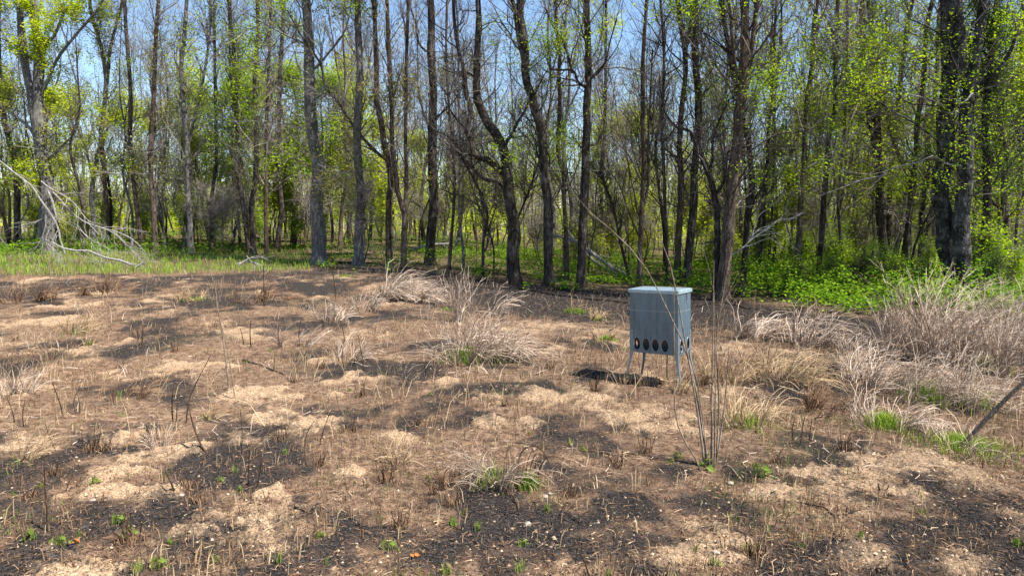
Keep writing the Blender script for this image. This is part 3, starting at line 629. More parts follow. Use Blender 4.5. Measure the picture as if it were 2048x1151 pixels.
def proto_tree(name, label, h, r, style, leaf, leaves, lsize=.10, bark='bark_dark', nforks=0):
    n = 24; k = 7
    pts = np.zeros((k, 3)); pts[:, 2] = np.linspace(-.1, h, k); pts[1:, :2] = np.cumsum(rng.standard_normal((k - 1, 2)) * h * .018 * (2.0 if r < .05 else 1.1), 0)
    pl = smooth_path(pts, n); R = np.linspace(r, r * .22, n) * (1 + .4 * np.exp(-np.maximum(pl[:, 2], 0) / .2))
    root = thing(name, label, 'tree'); mb = MB().tubes(pl, R, 7, .05); par = [(pl, R)]
    for f in range(nforks):
        p, q = grow(pl[None], R[None], np.array([0]), np.array([.2 + .35 * rng.random()]), np.array([h * .55]), (.15, .35), .12, .06, 24, r * .7, .015)
        mb.tubes(p, q, 6, .04); par.append((p[0], q[0]))
    obj('trunk', mb.mesh('trunk', True), M[bark], root)
    PP = np.stack([q for q, _ in par]); RR = np.stack([q for _, q in par])
    if style == 'asc': sets, tips = twig_set(PP, RR, h * .25, 26, (h * .12, h * .3), (.3, .65), .12, 1.0, .10)
    elif style == 'bush': sets, tips = twig_set(PP, RR, h * .12, 30, (h * .15, h * .36), (.6, 1.3), .03, 1.0, .2)
    else: sets, tips = twig_set(PP, RR, h * .2, 26, (h * .12, h * .3), (.5, 1.2), .06, 1.0, .18)
    tb = MB()
    for p, q, s in sets: tb.tubes(p, q, s)
    obj('twigs', tb.mesh('twigs'), M['twig'] if bark != 'bark_dark' else M['twig_dark'], root, kind='stuff')
    if leaves: obj('foliage', MB().leaves(tex_leaves(tips, leaves, lsize, .2, .25), lsize).mesh('foliage'), M[leaf], root, kind='stuff')
    return root
def scatter(protos, spots, group, desc):
    items = []; used = set()
    for (u, D, kind, sc) in spots:
        p = protos[kind]; x = (u - UC) / FPX * D; z = Z(x, D)
        rz = rng.random() * 6.28
        if kind in used: o = dup(p, (x, D, z), rz, sc)
        else: used.add(kind); o = p; o.location = (x, D, z); o.rotation_euler = (0, 0, rz); o.scale = (sc,) * 3
        o['group'] = group; items.append((u, D, o))
    label_by_gap(items, desc)
    return items
def strat(n, u0, u1, d0, d1):
    u = u0 + (np.arange(n) + rng.random(n)) / n * (u1 - u0); return list(zip(u, d0 + (d1 - d0) * rng.random(n)))

# bare trees standing back in the wood
pb = [proto_tree('bare_tree', 'thin bare tree', 11 + 4 * rng.random(), .07 + .05 * rng.random(), ['asc', 'spread'][i % 2], LO, [250, 900][i % 2], .11, ['bark_dark', 'bark_brown', 'bark_grey'][i % 3], i % 3) for i in range(7)]
scatter(pb, [(u, d, rng.integers(7), .8 + .35 * rng.random()) for u, d in strat(112, -60, 2110, 31, 60) if not (880 < u < 1330 and rng.random() < .4)], 'bare trees standing back in the wood', 'thin bare tree')
ps = [proto_tree('thin_sapling', 'sapling', 6 + 3 * rng.random(), .028 + .02 * rng.random(), ['asc', 'spread'][i % 2], [LO, LY, LN][i % 3], [0, 300, 500][i % 3], .09, ['bark_brown', 'bark_grey', 'bark_dark'][i % 3], i % 2) for i in range(6)]
scatter(ps, [(u, d, rng.integers(6), .8 + .45 * rng.random()) for u, d in strat(96, -60, 2110, 24, 46) if d > np.interp(u, [0, 350, 450, 560, 720, 800, 1400, 1500], [36, 36, 31, 32, 32, 28, 28, 24])], 'thin saplings among the trees', 'thin crooked sapling')
# leafy trees behind the edge
py = [proto_tree('leafy_tree', 'leafy tree', 7.5 + 2 * rng.random(), .08, 'spread', LN if i == 2 else LY, 6600, .125, 'bark_brown', 1) for i in range(4)]
sp = [(20,40,1,1.1),(130,44,3,1.1),(240,42,0,1.0),(330,46,1,1.0),(430,44,0,1.15),(480,40,2,1.15),(540,44,0,1.2),(590,40,2,1.25),(665,38,2,1.15),(700,42,0,1.2),(760,44,3,.9),(835,46,1,.8),(1245,40,1,.95),(1272,47,1,1.1),(1560,42,1,.85),(1610,36,3,1.0),(1665,33,0,.95),(1700,38,3,1.1),(1735,31,1,.85),(1790,40,2,1.0),(1850,42,0,1.0),(1995,30,2,1.0),(2060,27,0,1.0),(1960,38,2,1.2),(390,38,3,.75)]
scatter(py, sp, 'leafy trees behind the edge of the wood', 'leafy green tree')
# leafy bushes of the understorey
pu = [proto_tree('leafy_bush', 'bush', [1.8, 3.0, 4.4, 5.2, 2.4, 3.8][i], .03, ['bush', 'spread', 'asc', 'spread', 'spread', 'asc'][i], [LY, LN, LY, LY, LN, LY][i], [1800, 2600, 2600, 3400, 2200, 2200][i], [.10, .11, .12, .11, .10, .12][i], 'bark_brown', 2) for i in range(6)]
sb = [(u, d, rng.integers(6), .75 + .55 * rng.random()) for u, d in strat(84, -40, 2090, 31, 54) if d > np.interp(u, [0, 350, 420, 1500, 1600], [38, 38, 31, 31, 33])]
sb += [(u, d, [1, 4][rng.integers(2)], .5 + .45 * rng.random()) for u, d in strat(9, 1470, 2080, 21.5, 28)]
scatter(pu, sb, 'leafy bushes under the trees', 'leafy bush')
pd = [proto_tree('bare_bush', 'bush', 2.6 + .8 * rng.random(), .03, 'bush', None, 0, .1, 'bark_brown', 3) for i in range(3)]
scatter(pd, [(u, d, rng.integers(3), .8 + .6 * rng.random()) for u, d in strat(60, -40, 2090, 29, 48) if d > np.interp(u, [0, 350, 450], [37, 37, 29])], 'leafless bushes under the trees', 'leafless twiggy bush')
pk = [proto_tree('dark_bush', 'bush', [1.1, 1.6, 1.3][i], .02, ['bush', 'spread', 'spread'][i], LD if i == 1 else LN, 1700, .075, 'bark_dark', 2) for i in range(3)]
scatter(pk, [(1590, 23, 0, .8), (1665, 22.0, 2, .8), (1730, 22.6, 1, .75), (1800, 21.2, 0, .85), (1850, 20.6, 2, .8), (1985, 19.8, 1, .8)], 'low dark bushes at the wood edge', 'low dark green bush')
# dogwood in flower
dg = proto_tree('flowering_tree', 'thin tree dotted with white blossom behind the pinkish-grey trunk', 6.5, .06, 'spread', 'leaf_white', 420, .12, 'bark_grey', 1)
x = (330 - UC) / FPX * 37; dg.location = (x, 37, Z(x, 37))
# far wood: what reads as one mass behind
def far_wood():
    tb = MB(); n = 800; u = rng.uniform(-250, 2300, n); D = rng.uniform(60, 120, n); x = (u - UC) / FPX * D; z = zbase(x, D); h = rng.uniform(7, 15, n)
    k = 5; t = np.linspace(0, 1, k); Pl = np.zeros((n, k, 3)); Pl[..., 0] = x[:, None] + np.cumsum(rng.standard_normal((n, k)) * .18, 1); Pl[..., 1] = D[:, None]; Pl[..., 2] = z[:, None] - .2 + h[:, None] * t
    R = (.05 + .07 * rng.random(n))[:, None] * (1 - .8 * t); tb.tubes(Pl, R, 4)
    m = 7000; i = rng.integers(0, n, m); p, r = grow(Pl, R, i, .3 + .7 * rng.random(m), .8 + 2.2 * rng.random(m), (.3, .9), .1, .12, 4, .022, .007); tb.tubes(p, r, 3)
    m = 16000; i = rng.integers(0, len(p), m); p2, r2 = grow(p, r, i, .2 + .8 * rng.random(m), .5 + .9 * rng.random(m), (.3, .9), .06, .12, 3, .011, .006); tb.tubes(p2, r2, 3)
    obj('far_tree_trunks', tb.mesh('far_tree_trunks'), M['twig'], None, kind='stuff', label='grey mass of bare trunks and twigs deep in the wood')
    for nm, mt, cnt, sd, sz in (('far_undergrowth', LY, 70000, 1, .30), ('far_evergreens', LN, 50000, 2, .30)):
        u = rng.uniform(-250, 2300, cnt); D = rng.uniform(56, 116, cnt); x = (u - UC) / FPX * D
        hp = np.interp(u, [-250, 0, 250, 600, 760, 900, 1100, 1200, 1500, 1700, 2048, 2300], [6.5, 7, 6.5, 8, 6.5, 5.5, 3.8, 4.2, 4.5, 7, 9, 9]) * (.75 + .55 * vnoise(u * .012, D * .06, 90 + sd))
        zz = zbase(x, D) + hp * rng.random(cnt) ** .8
        key = vnoise(x * .28, zz * .5 + D * .21, 95 + sd) + .3 * rng.standard_normal(cnt); kp = key > -.12
        obj(nm, MB().leaves(np.stack([x, D, zz], 1)[kp], sz).mesh(nm), M[mt], None, kind='stuff', label='green growth filling the depth of the wood')
    # a low wooded rise closes the view
    kx = np.linspace(-260, 260, 120); top_ = 4.5 + 1.5 * fbm(kx * .05, kx * 0, 12, 4) + np.interp(kx, [-260, -60, 0, 60, 260], [4, 2.5, 0, 1, 4])
    ux = np.concatenate([np.stack([kx, 150 + 0 * kx, -2 + 0 * kx], 1), np.stack([kx, 165 + 0 * kx, top_], 1), np.stack([kx, 200 + 0 * kx, top_ - 1], 1), np.stack([kx, 240 + 0 * kx, -2 + 0 * kx], 1)])
    i = np.arange(119); q = np.concatenate([np.stack([i, i + 1, i + 121, i + 120], 1) + 120 * a for a in range(3)])
    obj('hill', mesh('hill', ux, q, smooth=True), M['leaf_hill'], None, kind='structure', label='low wooded rise far behind the trees')
m, t, out = mat('wooded_rise'); g_ = N_(t, "ShaderNodeNewGeometry"); d_ = N_(t, "ShaderNodeBsdfDiffuse")
t.links.new(ramp(t, noise(t, g_.outputs["Position"], .5, 6, .7), [(.35, (.06, .07, .03)), (.5, (.13, .14, .07)), (.65, (.20, .18, .13))]), d_.inputs[0]); t.links.new(d_.outputs[0], out.inputs[0]); M['leaf_hill'] = m
far_wood()

# ------------------------------------------------------------------ fallen branches and logs
def px_branch(name, label, cat, D, lines, material, twigs=0, tw_len=(.5, 1.6), zmin=-9, extra_mat=None, tilt=0.0):
    base = P(lines[0][0][0][0], lines[0][0][0][1], D); root = thing(name, label, cat, tuple(base)); par = []
    for j, (pl, w0, w1) in enumerate(lines):
        q = np.array([P(u, v, D - tilt * i / max(len(pl) - 1, 1)) for i, (u, v) in enumerate(pl)])
        if j: q[:, 1] += rng.uniform(-.3, .3)
        q[1:-1] += rng.standard_normal((len(q) - 2, 3)) * .03
        for a in range(len(q)): q[a, 2] = max(q[a, 2], Z(q[a, 0], q[a, 1]) + .02)
        q = smooth_path(q, 20); r = np.linspace(w0, w1, 20) * D / FPX / 2
        obj('bough' if j else 'stem', MB().tubes(q - base, r, 6, .07).mesh('bough', True), M[material], root); par.append((q, r))
    if twigs:
        PP = np.stack([q for q, r in par]); RR = np.stack([r for q, r in par]); N = twigs
        idx = rng.integers(0, len(par), N); L = tw_len[0] + (tw_len[1] - tw_len[0]) * rng.random(N)
        p1, r1 = grow(PP, RR, idx, .3 + .7 * rng.random(N), L, (.25, .8), -.03, .14, 7, .018, .005)
        i2 = rng.integers(0, N, N * 3); p2, r2 = grow(p1, r1, i2, .2 + .8 * rng.random(N * 3), .2 + .6 * rng.random(N * 3), (.3, .8), -.02, .15, 4, .008, .0035)
        for p in (p1, p2):
            zz = zfull(p[..., 0].ravel(), p[..., 1].ravel()).reshape(p.shape[:2]) + .01; p[..., 2] = np.maximum(p[..., 2], zz)
        obj('twigs', MB().tubes(p1 - base, r1, 4).tubes(p2 - base, r2, 3).mesh('twigs'), M[material], root, kind='stuff')
    return root
px_branch('fallen_branch', 'large pale dead limb fallen against the lichen-grey tree, twigs fanning right', 'fallen branch', 29.5,
    [([(94,378),(103,400),(110,425),(112,440),(104,455),(95,468),(93,478),(98,482)], 5, 3),
     ([(98,384),(112,396),(130,418),(160,442),(190,455),(225,462),(258,480),(284,504)], 4, 1.5),
     ([(82,362),(100,376),(118,386),(140,405),(165,430),(180,445)], 3, 1.2),
     ([(160,458),(180,477),(205,490),(222,500)], 2.5, 1.2), ([(225,462),(245,478),(262,500),(278,518)], 2, 1),
     ([(200,456),(225,470),(250,490),(268,508)], 2, 1), ([(93,484),(110,500),(125,516)], 2, 1), ([(90,430),(86,455),(72,490),(58,510)], 2.2, 1)], 'dead_wood', 60, (.6, 2.0))
px_branch('fallen_branch', 'long thin dead limb slanting down from the left across the lichen-grey tree', 'fallen branch', 28.8,
    [([(-60,285),(0,322),(30,345),(60,375),(85,400),(98,420),(106,440),(116,455),(124,480),(130,508)], 3.5, 4), ([(95,416),(80,440),(62,446),(42,450)], 1.8, .8)], 'dead_wood', 14, (.4, 1.0))
px_branch('fallen_branch', 'pale bent bough lying on the green grass strip', 'fallen branch', 26.6,
    [([(105,484),(125,494),(150,500),(180,502),(195,512),(222,516),(245,522),(264,530)], 3.5, 4.5), ([(150,500),(165,510),(182,517)], 2, 1)], 'dead_wood', 6, (.3, .8))
px_branch('fallen_branch', 'short pale curved stick at the end of the grass strip', 'fallen branch', 25.0, [([(273,534),(280,530),(288,522)], 4, 3)], 'dead_wood')
px_branch('fallen_branch', 'pale tangle of broken sticks left of the thick grey trunk', 'fallen branch', 27.5,
    [([(478,530),(495,515),(515,512)], 4, 2), ([(470,528),(490,524),(520,530)], 2.5, 1.5), ([(490,512),(500,522),(515,540)], 2, 1)], 'dead_wood', 16, (.3, .9))
px_branch('fallen_log', 'long grey log sloping down right behind the hook-limbed trunk', 'log', 29.0, [([(1098,470),(1140,478),(1180,505),(1220,530),(1262,556)], 6, 8)], 'dead_wood', 8, (.5, 1.6))
px_branch('fallen_log', 'second grey log sloping beneath the long one', 'log', 30.0, [([(1135,462),(1165,500),(1200,532),(1240,560)], 5, 6)], 'dead_wood', 6, (.5, 1.6))
px_branch('fallen_branch', 'pale forked bough slanting up right across the pale-footed trunks', 'fallen branch', 21.5,
    [([(1440,540),(1454,523),(1480,498),(1504,478),(1530,462),(1559,445),(1585,440),(1604,426)], 3, 4), ([(1500,480),(1522,455),(1545,450)], 3, 1.5), ([(1504,478),(1520,428),(1548,410)], 3, 1.5)], 'dead_wood', 10, (.4, 1.2))
px_branch('fallen_log', 'pale log lying among stems right of the slanting-limbed trunk', 'log', 31.0, [([(800,510),(830,496),(860,490),(905,487)], 5, 4)], 'dead_wood', 5, (.3, .9))
px_branch('fallen_log', 'dark thin log on the ground behind the thick grey trunk', 'log', 30.0, [([(560,526),(620,527),(690,528),(760,532)], 5, 4)], 'char_wood', 3, (.3, .8))
for k, (lab, pl, w0) in enumerate([('charred crooked stick at the foot of the Y-forked tree', [(1150,588),(1120,578),(1060,590),(1000,596)], 5), ('long charred branch lying left of the feeder', [(1040,580),(1110,592),(1180,600),(1255,608)], 6),
        ('charred stick lying in front of the blackish trunk', [(880,565),(930,572),(985,580)], 4), ('charred branch lying right of the feeder top', [(1395,615),(1440,606),(1500,622)], 5),
        ('black charred stick in the middle of the field', [(486,718),(530,735),(568,748)], 4), ('burnt branch lying in front on the sandy rise', [(1600,1015),(1650,1022),(1665,1035),(1720,1030)], 5), ('thin burnt stick lying below the middle tussock', [(1100,1035),(1135,1030),(1165,1036)], 4), ('small burnt stick near the bottom left', [(320,1045),(350,1040),(372,1034)], 4),
        ('black twig lying in the burnt patch', [(590,1022),(615,1030),(640,1010)], 4), ('thin black stick lying flat toward the bottom', [(655,1054),(690,1053),(735,1052)], 3)]):
    q = np.array([GZ(u, v) + [0, 0, .012] for u, v in pl]); q = smooth_path(q, 12); D = q[:, 1].mean(); base = q[0].copy()
    root = thing('charred_stick', lab, 'stick', tuple(base)); r = np.linspace(w0, w0 * .5, 12) * D / FPX / 2
    q[:, 2] = zfull(q[:, 0], q[:, 1]) + r * .7
    obj('stem', MB().tubes(q - base, r, 6, .12).mesh('stem', True), M['char_wood'], root)
    p, rr = grow(q[None], r[None], np.zeros(5, int), rng.random(5), .1 + .25 * rng.random(5) * D / 12, (.4, 1), .03, .2, 5, .006, .003)
    obj('twigs', MB().tubes(p - base, rr, 4).mesh('twigs'), M['char_wood'], root, kind='stuff')

# ------------------------------------------------------------------ undergrowth sheets of plants nobody could count
def uv_scatter(n, y0, y1, pw, tanmax=.80, keep=None):
    """points on the ground, thinner with distance"""
    pw = 1.0001 if pw == 1 else pw
    y = (y0 ** (1 - pw) + rng.random(n) * (y1 ** (1 - pw) - y0 ** (1 - pw))) ** (1 / (1 - pw)); x = (rng.random(n) * 2 - 1) * (tanmax * y + .8)
    if keep is not None:
        k = keep(x, y); x, y = x[k], y[k]
    return x, y
def green_keep(x, y):
    u, v = proj(x, y, zbase(x, y)); b = beyond(x, y)
    thick = np.interp(u, [0, 430, 520, 830, 880, 1150, 1300, 2048], [1, .95, .5, .5, .9, 1, 1, 1])
    return (b > 4 + 26 * fbm(x * .7, y * .7, 70, 3)) & (rng.random(len(x)) < thick) & (fbm(x * .5, y * .35, 71, 3) > -.22)
x, y = uv_scatter(34000, 17, 60, 1.1, keep=green_keep); z = zfull(x, y)
u, v = proj(x, y, z); leafy = (u > 640) | (beyond(x, y) > 34)
xl, yl, zl_ = x[leafy], y[leafy], z[leafy]
c = np.repeat(np.stack([xl, yl, zl_], 1), 8, 0); hgt = np.repeat((.10 + .36 * (1 + 1.25 * fbm(xl * 1.1, yl * 1.1, 72, 4)) ** 1.6) * np.where(u[leafy] > 1420, 1.5, 1), 8); c = c + rng.standard_normal(c.shape) * [.09, .09, 0]; c[:, 2] += hgt * rng.random(len(c)) ** .6 + .03
obj('ground_cover', MB().leaves(c, .085, 1.0, .7).mesh('ground_cover'), M['herb'], None, kind='stuff', label='bright green leafy plants carpeting the floor of the wood')
def grass(name, x, y, h, wd, mt, lean=.35, wind=(0, 0), label=''):
    z = zfull(x, y); n = len(x); L = h * (.5 + .8 * rng.random(n)); a = rng.random(n) * 6.28; s = lean * rng.random(n)
    off = np.stack([np.cos(a) * s * L + wind[0] * L, np.sin(a) * s * L + wind[1] * L, L], 1)
    obj(name, MB().blades(np.stack([x, y, z - .01], 1), off, wd).mesh(name), M[mt], None, kind='stuff', label=label)
xg, yg = uv_scatter(46000, 18, 40, 1.0, keep=lambda x, y: (beyond(x, y) > -4 + 6 * fbm(x * .8, y * .8, 74, 2)) & (rng.random(len(x)) < np.where(proj(x, y, zbase(x, y))[0] < 620, 1, .12)) & (proj(x, y, zbase(x, y))[0] < 900) & (beyond(x, y) < 60))
grass('grass_strip', xg, yg, .24, .022, 'grass', .5, label='strip of green grass along the edge of the wood')

# ------------------------------------------------------------------ litter of the burnt field
def open_keep(th_sand=.6, char=None, dens=None):
    def k(x, y):
        s, c, wd = masks(x, y); ok = (wd < .5) & (s < th_sand)
        if char is not None: ok &= rng.random(len(x)) < np.clip(char[0] + char[1] * c, 0, 1)
        if dens is not None: ok &= fbm(x * dens[0], y * dens[0], dens[2], 3) > dens[1]
        return ok
    return k
def straws(name, x, y, L, wd, mt, label, lift=.02, tilt=.12):
    n = len(x); z = zfull(x, y) + .004 + lift * rng.random(n); a = rng.random(n) * 6.28; l = L * (.4 + 1.2 * rng.random(n)) * .5
    d = np.stack([np.cos(a), np.sin(a), tilt * rng.standard_normal(n)], 1) * l[:, None]; s = np.stack([-np.sin(a), np.cos(a), .5 * rng.standard_normal(n)], 1) * (wd * (.6 + .8 * rng.random(n)) * .5)[:, None]
    c = np.stack([x, y, z], 1); b = rng.standard_normal((n, 3)) * (l * .18)[:, None]; b[:, 2] = np.abs(b[:, 2]) * .4
    V = np.stack([c - d - s, c - d + s, c + b - s, c + b + s, c + d - s * .5, c + d + s * .5], 1).reshape(-1, 3); k = (np.arange(n) * 6)[:, None]
    obj(name, MB().add(V, np.concatenate([k + [[0, 1, 3, 2]], k + [[2, 3, 5, 4]]])).mesh(name), M[mt], None, kind='stuff', label=label)
x, y = uv_scatter(20000, 4.2, 26, .8, keep=open_keep(.85, (.7, -.62))); straws('straw_litter', x, y, .055, .004, 'straw_tan', 'tan straw scattered flat over the burnt field')
x, y = uv_scatter(8000, 6.5, 26, .7, keep=open_keep(.8, (.8, -.6), (.6, .08, 81))); straws('pale_straw_litter', x, y, .16, .005, 'straw_pale', 'pale dead grass stems lying over the field', .04, .2)
x, y = uv_scatter(90000, 4.2, 26, 1.8, keep=open_keep(.9, (.4, .6))); straws('charred_litter', x, y, .034, .0045, 'char_bit', 'black charred stems and flakes on the soil', .015)
x, y = uv_scatter(40000, 4.2, 26, 1.4, keep=open_keep(.85, (.8, -.3))); straws('scorched_litter', x, y, .05, .004, 'straw_brown', 'scorched brown grass lying over the soil', .03, .25)
# standing scorched stubble, denser farther up the field
x, y = uv_scatter(40000, 4.5, 28, .6, keep=open_keep(.4, (.75, -.5), (.8, .08, 83))); grass('scorched_stubble', x, y, .10, .007, 'straw_brown', .5, label='scorched brown stubble standing over the field')
x, y = uv_scatter(32000, 4.5, 28, .5, keep=open_keep(.5, (.8, -.75), (.9, .12, 84))); grass('tan_stubble', x, y, .15, .007, 'straw_tan', .6, (.15, 0), label='short tan grass stubble over the field')
x, y = uv_scatter(16000, 4.5, 26, 1.3, keep=open_keep(.6, None, (.9, .22, 85))); grass('sprouting_grass', x, y, .08, .007, 'sprout', .5, label='sparse new grass sprouting through the burnt field')
x, y = uv_scatter(12000, 8, 27, .3, keep=open_keep(.6, (.8, -.5), (.9, .12, 86))); grass('wiry_stalks', x, y, .34, .006, 'straw_tan', 1.6, (.25, .05), label='wiry pale stalks bending over the far field')
x, y = uv_scatter(60000, 13, 30, .3, tanmax=.78); b_ = beyond(x, y); u_, v_ = proj(x, y, zbase(x, y)); kp = (b_ > -70 + 18 * rng.standard_normal(len(x))) & (b_ < 8) & (u_ > 760); x, y = x[kp][:1500], y[kp][:1500]
n = len(x); an = rng.random(n) * 6.28; L = .12 + .5 * rng.random(n) ** 2; k = 5; Pl = np.zeros((n, k, 3)); d = np.stack([np.cos(an), np.sin(an) * .8, .28 * np.abs(rng.standard_normal(n))], 1); pos = np.stack([x, y, zfull(x, y) + .008], 1)
for i in range(k):
    Pl[:, i] = pos; d = d + rng.standard_normal((n, 3)) * .2; d[:, 2] -= .04; pos = pos + d / np.linalg.norm(d, axis=1, keepdims=True) * (L / k)[:, None]
obj('charred_brush', MB().tubes(Pl, (.004 + .010 * rng.random(n) ** 2)[:, None] * np.linspace(1, .4, k)[None], 4).mesh('charred_brush'), M['char_bit'], None, kind='stuff', label='charred twigs littering the burnt strip along the wood')
x, y = uv_scatter(26000, 10.5, 28, .4, keep=open_keep(.55, (.9, -.4), (.8, -.02, 87))); grass('matted_grass', x, y, .17, .008, 'straw_brown', 2.2, (.3, 0), label='matted brown grass bent over the far half of the field')
x, y = uv_scatter(11000, 10.5, 28, .4, keep=open_keep(.6, (.9, -.5), (.8, .05, 88))); grass('pale_matted_grass', x, y, .20, .007, 'straw_pale', 2.2, (.4, 0), label='pale matted grass bent over the far half of the field')
# crumbs of soil and small stones
x, y = uv_scatter(26000, 4.2, 20, 2.0); s, c_, wd_ = masks(x, y); kp = rng.random(len(x)) < .12 + .8 * s; x, y = x[kp], y[kp]
n = len(x); z = zfull(x, y); r = .004 + .014 * rng.random(n) ** 3
oc = np.array([(1,0,0),(0,1,0),(-1,0,0),(0,-1,0),(0,0,.8),(0,0,-.6)], float); V = np.stack([x, y, z], 1)[:, None] + oc[None] * r[:, None, None] * (.6 + .8 * rng.random((n, 6, 1)))
m, t, out = mat('soil_crumb'); g_ = N_(t, "ShaderNodeNewGeometry"); d_ = N_(t, "ShaderNodeBsdfDiffuse")
t.links.new(ramp(t, g_.outputs["Random Per Island"], [(0, (.25, .165, .105)), (.6, (.42, .31, .21)), (.95, (.47, .36, .25)), (1, (.52, .42, .31))]), d_.inputs[0]); t.links.new(d_.outputs[0], out.inputs[0]); M['crumb'] = m
tr = np.array([(0,1,4),(1,2,4),(2,3,4),(3,0,4),(1,0,5),(2,1,5),(3,2,5),(0,3,5)])
obj('soil_crumbs', mesh('soil_crumbs', V.reshape(-1, 3), None, (tr[None] + (np.arange(n) * 6)[:, None, None]).reshape(-1, 3)), M['crumb'], None, kind='stuff', label='crumbs of sandy soil strewn over the field')

# ------------------------------------------------------------------ dead grass tussocks
def tussock(name, label, u, v, w_px, h_px, n, mt='straw_pale', wind=(0, 0), green=0, branchy=False, upright=.5, group='dead grass tussocks', gm='grass', cat='grass tussock', nseg=7):
    g = GZ(u, v); D = g[1]; s = D / FPX; rad = w_px * s * .5; H = h_px * s
    root = thing(name, label, cat, tuple(g), 0, group)
    n = int(n * .62); H *= .86; a = rng.random(n) * 6.28; rr = rad * .6 * np.sqrt(rng.random(n))
    ns = max(6, n // 14); cl = rng.integers(0, ns, n); sa = rng.random(ns) * 6.28; a = sa[cl] + rng.standard_normal(n) * .16; rr = (rad * .75 * np.sqrt(rng.random(ns)))[cl] + rng.standard_normal(n) * .03 * rad
    b = np.stack([np.cos(a) * rr, np.sin(a) * rr, np.zeros(n)], 1)
    b[:, 2] = zfull(b[:, 0] + g[0], b[:, 1] + g[1]) - g[2] - .02
    d = np.stack([np.cos(a) * (rr / rad * .9) + rng.standard_normal(n) * .16 + (rng.standard_normal(ns) * .3)[cl], np.sin(a) * (rr / rad * .9) + rng.standard_normal(n) * .16 + (rng.standard_normal(ns) * .3)[cl], np.full(n, 1.4 * upright + .35)], 1)
    d[:, 0] += wind[0] * .5; d[:, 1] += wind[1] * .5; d /= np.linalg.norm(d, axis=1, keepdims=True)
    L = H * (1.0 + .75 * rng.random(n) ** 1.3) * np.where(rng.random(n) < .3, .55, 1); out = np.zeros((n, nseg, 3)); out[:, 0] = b; pos = b.copy()
    for i in range(1, nseg):
        d = d + rng.standard_normal((n, 3)) * .14; d[:, 2] -= (.16 + .32 * (1 - upright)) * i / nseg * (1 + .8 * rng.random(n)); d[:, 0] += wind[0] * .16; d[:, 1] += wind[1] * .16
        d /= np.linalg.norm(d, axis=1, keepdims=True); pos = pos + d * (L / (nseg - 1))[:, None]; pos[:, 2] = np.maximum(pos[:, 2], .02 + .05 * rng.random(n)); out[:, i] = pos
    wd = max(.003, .6 * s); R = (wd * (.5 + 1.1 * rng.random(n) ** 2))[:, None] * np.linspace(1, .45, nseg)[None]
    mb = MB().tubes(out, R, 3)
    if branchy:
        m = n * 3; i = rng.integers(0, n, m); p, r = grow(out, R, i, .45 + .55 * rng.random(m), (.10 + .2 * rng.random(m)) * H, (.25, .6), .02, .1, 4, wd * .8, wd * .4); mb.tubes(p, r, 3)
    obj('dead_blades', mb.mesh('dead_blades'), M[mt], root, kind='stuff')
    if green:
        a = rng.random(green) * 6.28; rr = rad * .5 * np.abs(rng.standard_normal(green)); x = np.cos(a) * rr; y = np.sin(a) * rr; zz = zfull(x + g[0], y + g[1]) - g[2] - .01
        l = min(H * .5, .32) * (.3 + .9 * rng.random(green)) * np.exp(-(rr / rad) ** 2 * .8); an = rng.random(green) * 6.28; off = np.stack([np.cos(an) * l * .45, np.sin(an) * l * .45, l], 1)
        obj('green_blades', MB().blades(np.stack([x, y, zz], 1), off, max(.008, .9 * s)).mesh('green_blades'), M[gm], root, kind='stuff')
    return root
tussock('grass_tussock', 'tall pale tussock with green base in the middle of the field', 935, 722, 120, 95, 620, green=520, wind=(.15, 0), upright=.7)
tussock('grass_tussock', 'pale tussock bowing right beside the tall middle one', 1000, 718, 90, 85, 480, green=200, wind=(.25, 0), upright=.55)
tussock('grass_tussock', 'upright wispy tussock behind the tall middle one', 925, 640, 50, 85, 140, wind=(-.1, 0), upright=1.0, branchy=True)
tussock('grass_tussock', 'low spiky tussock leaning right above the middle one', 990, 630, 40, 60, 60, wind=(.5, 0), upright=.8, branchy=True)
tussock('grass_tussock', 'mounded grey-brown tussock bowing right near the blackish trunk', 785, 600, 90, 62, 620, wind=(.55, 0), upright=.6, branchy=False)
tussock('grass_tussock', 'second mound of grey-brown grass right of the first', 845, 604, 70, 45, 360, wind=(.5, 0), upright=.45)
tussock('grass_tussock', 'pale flopped tussock in front with long straws to the left', 985, 965, 110, 105, 260, wind=(-.12, 0), green=160, upright=.62)
tussock('grass_tussock', 'dark scorched tussock with green heart in front', 1058, 970, 70, 80, 70, mt='straw_brown', green=320, upright=.6, gm='sprout')
tussock('grass_tussock', 'small pale tuft at the left of the flopped tussock', 790, 930, 80, 70, 120, mt='straw_tan', upright=.7)
tussock('grass_tussock', 'thin brown tuft below the left end of the flopped tussock', 880, 975, 90, 50, 120, mt='straw_brown', upright=.7)
# the big mass on the right
tussock('grass_tussock', 'tallest dead tussock rising before the plated double trunk', 1880, 720, 150, 150, 640, wind=(.35, 0), upright=.85, branchy=True, group='dead grass on the right')
tussock('grass_tussock', 'tall dead tussock at the right edge below the tallest one', 1985, 740, 140, 120, 420, wind=(.1, 0), upright=.8, branchy=True, green=150, group='dead grass on the right')
tussock('grass_tussock', 'silvery tussock combed to the right in front of the tallest one', 1740, 770, 190, 92, 520, wind=(.5, 0), upright=.6, branchy=True, group='dead grass on the right')
tussock('grass_tussock', 'silvery tussock combed right beside the leaning stick', 1850, 800, 170, 100, 360, wind=(.4, 0), upright=.65, branchy=True, green=340, group='dead grass on the right')
tussock('grass_tussock', 'pale tussock with green base left of the leaning stick', 1770, 850, 170, 70, 360, wind=(.45, 0), upright=.5, green=700, group='dead grass on the right')
tussock('grass_tussock', 'green grassy tussock around the foot of the leaning stick', 1930, 890, 230, 62, 260, wind=(.2, 0), upright=.5, green=1500, group='dead grass on the right')
